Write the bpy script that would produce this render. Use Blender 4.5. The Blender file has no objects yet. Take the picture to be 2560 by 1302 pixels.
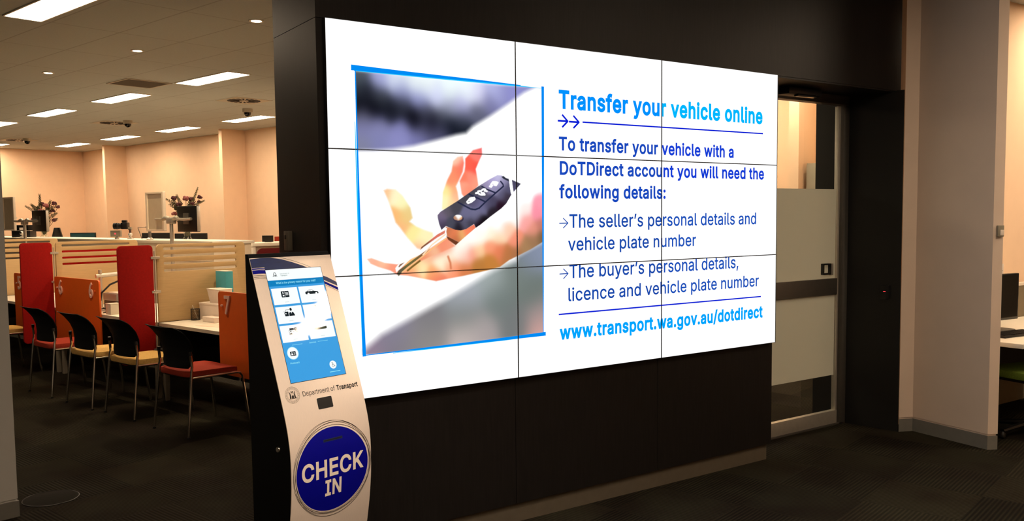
import bpy, bmesh, math, random
import numpy as np
from mathutils import Vector, Matrix, geometry

random.seed(7)
SC = bpy.context.scene
COL = SC.collection
PI = math.pi
# ------------------------------------------------------------------ camera
TH = 0.25505                      # the office grid is turned against the video wall
BU = Vector((math.cos(TH), math.sin(TH), 0)); AV = Vector((-math.sin(TH), math.cos(TH), 0))
HC = 3.352                        # ceiling height
def W(u, v, z=0.0):
    return BU * u + AV * v + Vector((0, 0, z))

def make_camera():
    f_px, yaw, pitch, roll = 2171.627, 0.5997, -0.0690, -0.0108
    fwd = Vector((math.sin(yaw) * math.cos(pitch), math.cos(yaw) * math.cos(pitch), math.sin(pitch)))
    rt = Vector((math.cos(yaw), -math.sin(yaw), 0)); up = rt.cross(fwd)
    c, s = math.cos(roll), math.sin(roll)
    R = rt * c + up * s; U = rt * -s + up * c
    cd = bpy.data.cameras.new('camera'); co = bpy.data.objects.new('camera', cd); COL.objects.link(co)
    m = Matrix((R, U, -fwd)).transposed().to_4x4(); m.translation = Vector((-1.5232, -3.6676, 1.6118))
    co.matrix_world = m
    cd.sensor_fit = 'HORIZONTAL'; cd.sensor_width = 36.0
    cd.lens = f_px / 2560 * 36.0
    cd.shift_y = (692.717 - 651) / 2560
    cd.clip_start = 0.02; cd.clip_end = 100
    SC.camera = co
make_camera()
# ------------------------------------------------------------------ world, exposure, lamps
wd = bpy.data.worlds.new('dim_air'); SC.world = wd; wd.use_nodes = True
wd.node_tree.nodes['Background'].inputs[0].default_value = (1.0, 0.72, 0.48, 1)
wd.node_tree.nodes['Background'].inputs[1].default_value = 0.015
SC.view_settings.view_transform = 'Standard'; SC.view_settings.look = 'None'
SC.view_settings.exposure = 0.0; SC.view_settings.gamma = 1.0
SC.view_settings.use_curve_mapping = False
PANEL_GLOW = 38.0                 # light panels in the ceiling grid
WARM = (1.0, 0.77, 0.54)
SPOT_W = 120.0                    # downlights over the desks
SCREEN_GLOW = 1.12

# ------------------------------------------------------------------ colour and materials
def lin(c):
    return tuple((x / 12.92 if x <= 0.04045 else ((x + 0.055) / 1.055) ** 2.4) for x in [y / 255 for y in c])
MATS = {}
def mat(name, rgb, rough=0.5, metal=0.0, noise=0.0, nscale=20.0, stretch=None, spec=0.5, bump=0.0, srgb=True, coat=0.0):
    if name in MATS: return MATS[name]
    m = bpy.data.materials.new(name); m.use_nodes = True
    nt = m.node_tree; b = nt.nodes['Principled BSDF']
    col = lin(rgb) if srgb else rgb
    b.inputs['Base Color'].default_value = (*col, 1); b.inputs['Roughness'].default_value = rough
    b.inputs['Metallic'].default_value = metal; b.inputs['Specular IOR Level'].default_value = spec
    b.inputs['Coat Weight'].default_value = coat
    if noise or bump:
        tc = nt.nodes.new('ShaderNodeTexCoord'); mp = nt.nodes.new('ShaderNodeMapping'); nz = nt.nodes.new('ShaderNodeTexNoise')
        nt.links.new(tc.outputs['Object'], mp.inputs[0]); nt.links.new(mp.outputs[0], nz.inputs['Vector'])
        nz.inputs['Scale'].default_value = nscale; nz.inputs['Detail'].default_value = 4
        if stretch: mp.inputs['Scale'].default_value = stretch
        if noise:
            cr = nt.nodes.new('ShaderNodeValToRGB')
            cr.color_ramp.elements[0].position = 0.3; cr.color_ramp.elements[1].position = 0.7
            cr.color_ramp.elements[0].color = (*[x * (1 - noise) for x in col], 1)
            cr.color_ramp.elements[1].color = (*[min(1, x * (1 + noise)) for x in col], 1)
            nt.links.new(nz.outputs['Fac'], cr.inputs[0]); nt.links.new(cr.outputs[0], b.inputs['Base Color'])
        if bump:
            bp = nt.nodes.new('ShaderNodeBump'); bp.inputs['Strength'].default_value = bump; bp.inputs['Distance'].default_value = 0.002
            nt.links.new(nz.outputs['Fac'], bp.inputs['Height']); nt.links.new(bp.outputs[0], b.inputs['Normal'])
    MATS[name] = m
    return m
def glow(name, rgb, strength=1.0, srgb=True):
    if name in MATS: return MATS[name]
    m = bpy.data.materials.new(name); m.use_nodes = True; nt = m.node_tree
    nt.nodes.remove(nt.nodes['Principled BSDF'])
    e = nt.nodes.new('ShaderNodeEmission'); e.inputs[0].default_value = (*(lin(rgb) if srgb else rgb), 1); e.inputs[1].default_value = strength
    nt.links.new(e.outputs[0], nt.nodes['Material Output'].inputs[0])
    MATS[name] = m
    return m
def math_node(nt, op, a, b=None):
    n = nt.nodes.new('ShaderNodeMath'); n.operation = op
    for i, x in enumerate((a, b)):
        if x is None: continue
        if isinstance(x, (int, float)): n.inputs[i].default_value = x
        else: nt.links.new(x, n.inputs[i])
    return n.outputs[0]

def carpet_material():
    m = bpy.data.materials.new('carpet_tiles'); m.use_nodes = True; nt = m.node_tree; b = nt.nodes['Principled BSDF']
    tc = nt.nodes.new('ShaderNodeTexCoord'); mp = nt.nodes.new('ShaderNodeMapping'); mp.inputs['Rotation'].default_value = (0, 0, -TH)
    nt.links.new(tc.outputs['Object'], mp.inputs[0])
    sp = nt.nodes.new('ShaderNodeSeparateXYZ'); nt.links.new(mp.outputs[0], sp.inputs[0])
    x, y = sp.outputs[0], sp.outputs[1]
    fx = math_node(nt, 'FLOOR', math_node(nt, 'DIVIDE', x, 0.5)); fy = math_node(nt, 'FLOOR', math_node(nt, 'DIVIDE', y, 0.5))
    par = math_node(nt, 'MODULO', math_node(nt, 'ABSOLUTE', math_node(nt, 'ADD', fx, fy)), 2.0)
    wx = math_node(nt, 'SINE', math_node(nt, 'MULTIPLY', x, 2 * PI / 0.022)); wy = math_node(nt, 'SINE', math_node(nt, 'MULTIPLY', y, 2 * PI / 0.022))
    rib = math_node(nt, 'ADD', math_node(nt, 'MULTIPLY', wx, par), math_node(nt, 'MULTIPLY', wy, math_node(nt, 'SUBTRACT', 1.0, par)))
    wn = nt.nodes.new('ShaderNodeTexWhiteNoise'); wn.noise_dimensions = '2D'
    cb = nt.nodes.new('ShaderNodeCombineXYZ'); nt.links.new(fx, cb.inputs[0]); nt.links.new(fy, cb.inputs[1]); nt.links.new(cb.outputs[0], wn.inputs['Vector'])
    nz = nt.nodes.new('ShaderNodeTexNoise'); nz.inputs['Scale'].default_value = 2.2; nz.inputs['Detail'].default_value = 8; nt.links.new(mp.outputs[0], nz.inputs['Vector'])
    ramp = nt.nodes.new('ShaderNodeValToRGB'); e = ramp.color_ramp.elements
    e[0].position = 0.36; e[0].color = (0.0125, 0.0085, 0.0048, 1); e[1].position = 0.62; e[1].color = (0.021, 0.0185, 0.0105, 1)
    nt.links.new(nz.outputs['Fac'], ramp.inputs[0])
    k = math_node(nt, 'ADD', 0.62, math_node(nt, 'ADD', math_node(nt, 'MULTIPLY', rib, 0.40), math_node(nt, 'MULTIPLY', wn.outputs['Value'], 0.45)))
    mx = nt.nodes.new('ShaderNodeVectorMath'); mx.operation = 'SCALE'; nt.links.new(ramp.outputs[0], mx.inputs[0]); nt.links.new(k, mx.inputs['Scale'])
    nt.links.new(mx.outputs[0], b.inputs['Base Color']); b.inputs['Roughness'].default_value = 0.95; b.inputs['Specular IOR Level'].default_value = 0.1
    bp = nt.nodes.new('ShaderNodeBump'); bp.inputs['Strength'].default_value = 0.5; bp.inputs['Distance'].default_value = 0.003
    nt.links.new(rib, bp.inputs['Height']); nt.links.new(bp.outputs[0], b.inputs['Normal'])
    return m
def ceiling_material():
    m = bpy.data.materials.new('ceiling_tiles'); m.use_nodes = True; nt = m.node_tree; b = nt.nodes['Principled BSDF']
    tc = nt.nodes.new('ShaderNodeTexCoord'); mp = nt.nodes.new('ShaderNodeMapping'); mp.inputs['Rotation'].default_value = (0, 0, -TH)
    nt.links.new(tc.outputs['Object'], mp.inputs[0])
    sp = nt.nodes.new('ShaderNodeSeparateXYZ'); nt.links.new(mp.outputs[0], sp.inputs[0])
    def bar(s, off, pitch, w):
        f = math_node(nt, 'FRACT', math_node(nt, 'ADD', math_node(nt, 'DIVIDE', math_node(nt, 'SUBTRACT', s, off), pitch), 100.0))
        d = math_node(nt, 'ABSOLUTE', math_node(nt, 'SUBTRACT', f, 0.5))
        return math_node(nt, 'GREATER_THAN', d, 0.5 - w / pitch / 2)
    lines = math_node(nt, 'MAXIMUM', bar(sp.outputs[0], 3.20, 0.6, 0.016), bar(sp.outputs[1], 6.12, 1.2, 0.016))
    nz = nt.nodes.new('ShaderNodeTexNoise'); nz.inputs['Scale'].default_value = 60; nt.links.new(tc.outputs['Object'], nz.inputs['Vector'])
    ramp = nt.nodes.new('ShaderNodeValToRGB'); e = ramp.color_ramp.elements
    e[0].color = (0.50, 0.53, 0.50, 1); e[1].color = (0.57, 0.60, 0.57, 1); nt.links.new(nz.outputs['Fac'], ramp.inputs[0])
    mix = nt.nodes.new('ShaderNodeMix'); mix.data_type = 'RGBA'; nt.links.new(lines, mix.inputs['Factor']); nt.links.new(ramp.outputs[0], mix.inputs['A'])
    mix.inputs['B'].default_value = (0.41, 0.42, 0.39, 1); nt.links.new(mix.outputs['Result'], b.inputs['Base Color'])
    b.inputs['Roughness'].default_value = 0.9; b.inputs['Specular IOR Level'].default_value = 0.2
    return m

M_CARPET = carpet_material(); M_CEIL = ceiling_material()
M_WALL = mat('cream_wall_paint', (242, 208, 174), 0.85, noise=0.02, nscale=6)
M_WHITE = mat('white_wall_paint', (224, 204, 187), 0.8, noise=0.02, nscale=5)
M_GREYWALL = mat('grey_wall_paint', (196, 194, 190), 0.8, noise=0.02, nscale=5)
M_LAM = mat('dark_timber_laminate', (25, 22, 21), 0.45, noise=0.22, nscale=9, stretch=(14, 14, 0.7), spec=0.2)
M_DARKPAINT_SHADE = mat('charcoal_paint_and_shade', (12, 11, 10), 0.55, noise=0.1)  # doorway walls; also stands in for the shade under the desks
M_SKIRT = mat('grey_vinyl_skirting', (120, 118, 112), 0.5, noise=0.05)
M_SKIRTD = mat('bronze_skirting', (86, 78, 66), 0.45, noise=0.08)
M_BLACK = mat('black_plastic', (14, 14, 15), 0.4, noise=0.05)
M_BLACKM = mat('black_powder_coat', (4, 4, 5), 0.6, noise=0.05, spec=0.15)
M_MESHB = mat('black_back_fabric', (6, 6, 7), 0.8, noise=0.2, nscale=80, spec=0.2)
M_CHROME = mat('chrome_tube', (225, 222, 215), 0.16, 1.0, noise=0.02)
M_ALU = mat('satin_aluminium', (208, 202, 190), 0.34, 0.6, noise=0.04, nscale=30)
M_ALUD = mat('dull_aluminium', (120, 116, 110), 0.45, 0.8, noise=0.04, nscale=30)
M_RED = mat('red_felt', (160, 15, 10), 0.8, noise=0.10, nscale=60, spec=0.2)
M_DRED = mat('maroon_felt', (92, 18, 20), 0.8, noise=0.10, nscale=60, spec=0.2)
M_ORANGE = mat('orange_laminate', (226, 96, 18), 0.5, noise=0.03)
M_PINKNUM = mat('pale_number_plastic', (250, 206, 186), 0.5, noise=0.02)
M_WOOD = mat('pale_maple_laminate', (204, 172, 124), 0.5, noise=0.05, nscale=5, stretch=(1.2, 1.2, 14))
M_TOP = mat('white_desk_laminate', (240, 232, 215), 0.4, noise=0.02)
M_EDGE = mat('grey_edge_band', (200, 190, 172), 0.5, noise=0.02)
M_CREAM = mat('cream_joinery', (232, 216, 190), 0.5, noise=0.02)
M_SEATR = mat('rust_seat_fabric', (158, 52, 34), 0.85, noise=0.12, nscale=90, spec=0.2)
M_SEATY = mat('mustard_seat_fabric', (206, 166, 96), 0.85, noise=0.12, nscale=90, spec=0.2)
M_SEATG = mat('green_seat_fabric', (96, 118, 40), 0.85, noise=0.15, nscale=90, spec=0.2)
M_WBOX = mat('white_card', (240, 226, 212), 0.6, noise=0.02)
M_TEAL = mat('teal_card', (70, 168, 184), 0.5, noise=0.05)
M_GREYBOX = mat('grey_plastic', (150, 142, 124), 0.5, noise=0.04)
M_STEEL = mat('brushed_kiosk_steel', (243, 226, 212), 0.30, 0.25, noise=0.03, nscale=40, stretch=(30, 1, 1))
M_NAVY = mat('navy_print', (2, 3, 138), 0.5, noise=0.04, spec=0.15)
M_BLUEPRINT = mat('blue_swirl_print', (8, 34, 92), 0.35, noise=0.25, nscale=9, stretch=(2, 8, 8))
M_INK = mat('dark_ink', (26, 20, 18), 0.5, noise=0.02)
M_INKG = mat('grey_ink', (120, 112, 100), 0.5, noise=0.02)
M_LEAF = mat('dried_leaf', (74, 68, 34), 0.7, noise=0.25, nscale=30)
M_BLOOM = mat('burgundy_petal', (74, 20, 26), 0.7, noise=0.3, nscale=40)
M_PINKB = mat('dusty_pink_petal', (140, 74, 70), 0.7, noise=0.2, nscale=40)
M_PANELGREY = mat('grey_board_face', (196, 182, 158), 0.7, noise=0.03)
M_FRAME = mat('pale_board_frame', (236, 222, 202), 0.4, noise=0.03)
M_SCREENOFF = mat('dark_screen', (10, 14, 16), 0.15, noise=0.02)
M_TEALSCR = mat('dim_teal_screen', (20, 66, 74), 0.2, noise=0.05)
M_VENT = mat('vent_grey', (110, 102, 86), 0.6, noise=0.05)
M_DIFF = mat('diffuser_metal', (190, 180, 160), 0.5, noise=0.03)
M_PANELGLOW = glow('panel_glow', WARM, PANEL_GLOW, False)
M_DOWNGLOW = glow('downlight_glow', (1.0, 0.72, 0.42), 30.0, False)
M_SCRWHITE = glow('screen_white', (1, 1, 1), SCREEN_GLOW, False)
M_LED = glow('red_led', (255, 60, 70), 2.0)

def glass_material():
    m = bpy.data.materials.new('clear_glass'); m.use_nodes = True; nt = m.node_tree; nt.nodes.remove(nt.nodes['Principled BSDF'])
    t = nt.nodes.new('ShaderNodeBsdfTransparent'); t.inputs[0].default_value = (0.93, 0.95, 0.93, 1)
    g = nt.nodes.new('ShaderNodeBsdfGlossy'); g.inputs['Roughness'].default_value = 0.03
    fr = nt.nodes.new('ShaderNodeFresnel'); fr.inputs[0].default_value = 1.45
    mx = nt.nodes.new('ShaderNodeMixShader'); ge = nt.nodes.new('ShaderNodeNewGeometry')
    nt.links.new(math_node(nt, 'MULTIPLY', fr.outputs[0], math_node(nt, 'SUBTRACT', 1.0, ge.outputs['Backfacing'])), mx.inputs[0]); nt.links.new(t.outputs[0], mx.inputs[1]); nt.links.new(g.outputs[0], mx.inputs[2])
    nt.links.new(mx.outputs[0], nt.nodes['Material Output'].inputs[0])
    return m
def frosted_material():
    m = bpy.data.materials.new('frosted_film'); m.use_nodes = True; nt = m.node_tree; nt.nodes.remove(nt.nodes['Principled BSDF'])
    t = nt.nodes.new('ShaderNodeBsdfTranslucent'); t.inputs[0].default_value = (0.86, 0.86, 0.80, 1)
    d = nt.nodes.new('ShaderNodeBsdfDiffuse'); d.inputs[0].default_value = (0.62, 0.62, 0.57, 1)
    mx = nt.nodes.new('ShaderNodeMixShader'); mx.inputs[0].default_value = 0.45; nt.links.new(t.outputs[0], mx.inputs[1]); nt.links.new(d.outputs[0], mx.inputs[2])
    nt.links.new(mx.outputs[0], nt.nodes['Material Output'].inputs[0])
    return m
M_GLASS = glass_material(); M_FROST = frosted_material()

# ------------------------------------------------------------------ mesh building
class MB:
    def __init__(s): s.v = []; s.f = []
    def add(s, vs, fs):
        n = len(s.v); s.v += [tuple(p) for p in vs]; s.f += [tuple(i + n for i in q) for q in fs]; return s
    def box(s, x0, x1, y0, y1, z0, z1):
        return s.add([(x0, y0, z0), (x1, y0, z0), (x1, y1, z0), (x0, y1, z0), (x0, y0, z1), (x1, y0, z1), (x1, y1, z1), (x0, y1, z1)],
                     [(0, 3, 2, 1), (4, 5, 6, 7), (0, 1, 5, 4), (1, 2, 6, 5), (2, 3, 7, 6), (3, 0, 4, 7)])
    def prism(s, pts, z0, z1, top=None):
        n = len(pts); top = top or pts
        vs = [(p[0], p[1], z0) for p in pts] + [(p[0], p[1], z1) for p in top]
        return s.add(vs, [tuple(range(n - 1, -1, -1)), tuple(range(n, 2 * n))] + [(i, (i + 1) % n, n + (i + 1) % n, n + i) for i in range(n)])
    def tube(s, pts, r, seg=10, cap=True):
        pts = [Vector(p) for p in pts]; n = len(pts); rs = r if isinstance(r, (list, tuple)) else [r] * n
        t0 = (pts[1] - pts[0]).normalized(); nrm = t0.orthogonal().normalized(); vs = []
        for i, p in enumerate(pts):
            t = ((pts[min(i + 1, n - 1)] - pts[i]).normalized() + (pts[i] - pts[max(i - 1, 0)]).normalized())
            t = t.normalized() if t.length > 1e-9 else t0
            nrm = (nrm - t * nrm.dot(t)).normalized(); bn = t.cross(nrm)
            for k in range(seg):
                a = 2 * PI * k / seg; vs.append(p + (nrm * math.cos(a) + bn * math.sin(a)) * rs[i])
        fs = [(i * seg + k, i * seg + (k + 1) % seg, (i + 1) * seg + (k + 1) % seg, (i + 1) * seg + k) for i in range(n - 1) for k in range(seg)]
        if cap: fs += [tuple(range(seg - 1, -1, -1)), tuple(range((n - 1) * seg, n * seg))]
        return s.add(vs, fs)
    def lathe(s, prof, c=(0, 0, 0), seg=24):
        vs = []; n = len(prof)
        for r, z in prof:
            for k in range(seg):
                a = 2 * PI * k / seg; vs.append((c[0] + r * math.cos(a), c[1] + r * math.sin(a), c[2] + z))
        fs = [(i * seg + k, i * seg + (k + 1) % seg, (i + 1) * seg + (k + 1) % seg, (i + 1) * seg + k) for i in range(n - 1) for k in range(seg)]
        fs += [tuple(range(seg - 1, -1, -1)), tuple(range((n - 1) * seg, n * seg))]
        return s.add(vs, fs)
    def grid(s, fn, nu, nv, thick=None):
        # a sheet fn(i/nu, j/nv); with thick = fn2 it is closed into a solid
        vs = [fn(i / nu, j / nv) for i in range(nu + 1) for j in range(nv + 1)]; w = nv + 1
        fs = [(i * w + j, (i + 1) * w + j, (i + 1) * w + j + 1, i * w + j + 1) for i in range(nu) for j in range(nv)]
        if thick:
            n = len(vs); vs += [thick(i / nu, j / nv) for i in range(nu + 1) for j in range(nv + 1)]
            fs += [tuple(n + k for k in reversed(q)) for q in fs[:nu * nv]]
            rim = [i * w for i in range(nu + 1)] + [nu * w + j for j in range(1, nv + 1)] + [i * w + nv for i in range(nu - 1, -1, -1)] + [j for j in range(nv - 1, 0, -1)]
            for a, b in zip(rim, rim[1:] + rim[:1]): fs.append((b, a, n + a, n + b))
        return s.add(vs, fs)
    def blob(s, c, rx, ry, rz, seg=10, rings=6):
        vs = []
        for i in range(rings + 1):
            t = PI * i / rings
            for k in range(seg):
                a = 2 * PI * k / seg; vs.append((c[0] + rx * math.sin(t) * math.cos(a), c[1] + ry * math.sin(t) * math.sin(a), c[2] + rz * math.cos(t)))
        fs = [(i * seg + k, (i + 1) * seg + k, (i + 1) * seg + (k + 1) % seg, i * seg + (k + 1) % seg) for i in range(rings) for k in range(seg)]
        return s.add(vs, fs)
    def map(s, fn): s.v = [tuple(fn(*p)) for p in s.v]; return s
    def mesh(s, name, bevel=0.0, smooth=35):
        me = bpy.data.meshes.new(name); me.from_pydata(s.v, [], s.f)
        bm = bmesh.new(); bm.from_mesh(me)
        bmesh.ops.remove_doubles(bm, verts=bm.verts, dist=1e-6)
        bmesh.ops.recalc_face_normals(bm, faces=bm.faces)
        if bevel:
            es = [e for e in bm.edges if len(e.link_faces) == 2 and e.calc_face_angle(0) > 0.6]
            bmesh.ops.bevel(bm, geom=es, offset=bevel, segments=2, profile=0.6, affect='EDGES', clamp_overlap=True)
        bm.to_mesh(me); bm.free()
        if smooth:
            for p in me.polygons: p.use_smooth = True
            me.set_sharp_from_angle(angle=math.radians(smooth))
        return me
    def build(s, name, m, parent=None, bevel=0.0, smooth=35, label=None):
        me = s.mesh(name, bevel, smooth); me.materials.append(m)
        o = bpy.data.objects.new(name, me); COL.objects.link(o)
        if parent: o.parent = parent
        if label: o['label'] = label
        return o
def rrect(x0, x1, y0, y1, r, seg=5, corners=(1, 1, 1, 1)):
    pts = []
    for (cx, cy, a0, on) in ((x1 - r, y1 - r, 0, corners[0]), (x0 + r, y1 - r, 90, corners[1]), (x0 + r, y0 + r, 180, corners[2]), (x1 - r, y0 + r, 270, corners[3])):
        if on:
            for k in range(seg + 1):
                a = math.radians(a0 + 90 * k / seg); pts.append((cx + r * math.cos(a), cy + r * math.sin(a)))
        else:
            sx = 1 if a0 in (0, 270) else -1; sy = 1 if a0 in (0, 90) else -1
            pts.append((cx + sx * r, cy + sy * r))
    return pts
def winding(x, y, lp):
    w = 0
    for a, b in zip(lp, lp[1:] + lp[:1]):
        if (a[1] > y) != (b[1] > y) and x < (b[0] - a[0]) * (y - a[1]) / (b[1] - a[1]) + a[0]: w += 1 if b[1] > a[1] else -1
    return w
def find_holes(loops):
    return [any(j != k and all(winding(p[0], p[1], o) for p in lp) for j, o in enumerate(loops)) for k, lp in enumerate(loops)]
def cdt_fill(loops, holes):
    # triangulate all outlines, keep what lies in a solid outline and in no hole
    vs = []; es = []
    for lp in loops:
        n = len(vs); vs += [Vector(p[:2]) for p in lp]; es += [(n + i, n + (i + 1) % len(lp)) for i in range(len(lp))]
    ov, _, of, _, _, _ = geometry.delaunay_2d_cdt(vs, es, [], 0, 1e-6)
    keep = []
    for q in of:
        cx = sum(ov[i][0] for i in q) / len(q); cy = sum(ov[i][1] for i in q) / len(q)
        if any(winding(cx, cy, lp) for lp, h in zip(loops, holes) if not h) and not any(winding(cx, cy, lp) for lp, h in zip(loops, holes) if h): keep.append(tuple(q))
    return [(p[0], p[1]) for p in ov], keep
def plate(outer, holes, z0, z1):
    # flat sheet with holes, filled by constrained triangulation
    ov, of = cdt_fill([outer] + holes, [False] + [True] * len(holes))
    b = MB(); n = len(ov)
    pv = [(p[0], p[1], z0) for p in ov] + [(p[0], p[1], z1) for p in ov]
    cnt = {}
    for q in of:
        for a, c in zip(q, list(q[1:]) + [q[0]]): cnt[(a, c)] = 1
    fs = [tuple(reversed(q)) for q in of] + [tuple(n + i for i in q) for q in of]
    fs += [(a, c, n + c, n + a) for (a, c) in cnt if (c, a) not in cnt]
    return b.add(pv, fs)
def text2d(s, bold=0.0, spacing=1.0):
    cu = bpy.data.curves.new('t', 'FONT'); cu.body = s; cu.offset = bold; cu.resolution_u = 4; cu.space_character = spacing
    o = bpy.data.objects.new('t', cu); COL.objects.link(o)
    dg = bpy.context.evaluated_depsgraph_get()
    me = bpy.data.meshes.new_from_object(o.evaluated_get(dg))
    vs = [(v.co.x, v.co.y) for v in me.vertices]; fs = [tuple(p.vertices) for p in me.polygons]
    bpy.data.objects.remove(o); bpy.data.curves.remove(cu); bpy.data.meshes.remove(me)
    return vs, fs
CAP = max(p[1] for p in text2d('H')[0])
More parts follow.
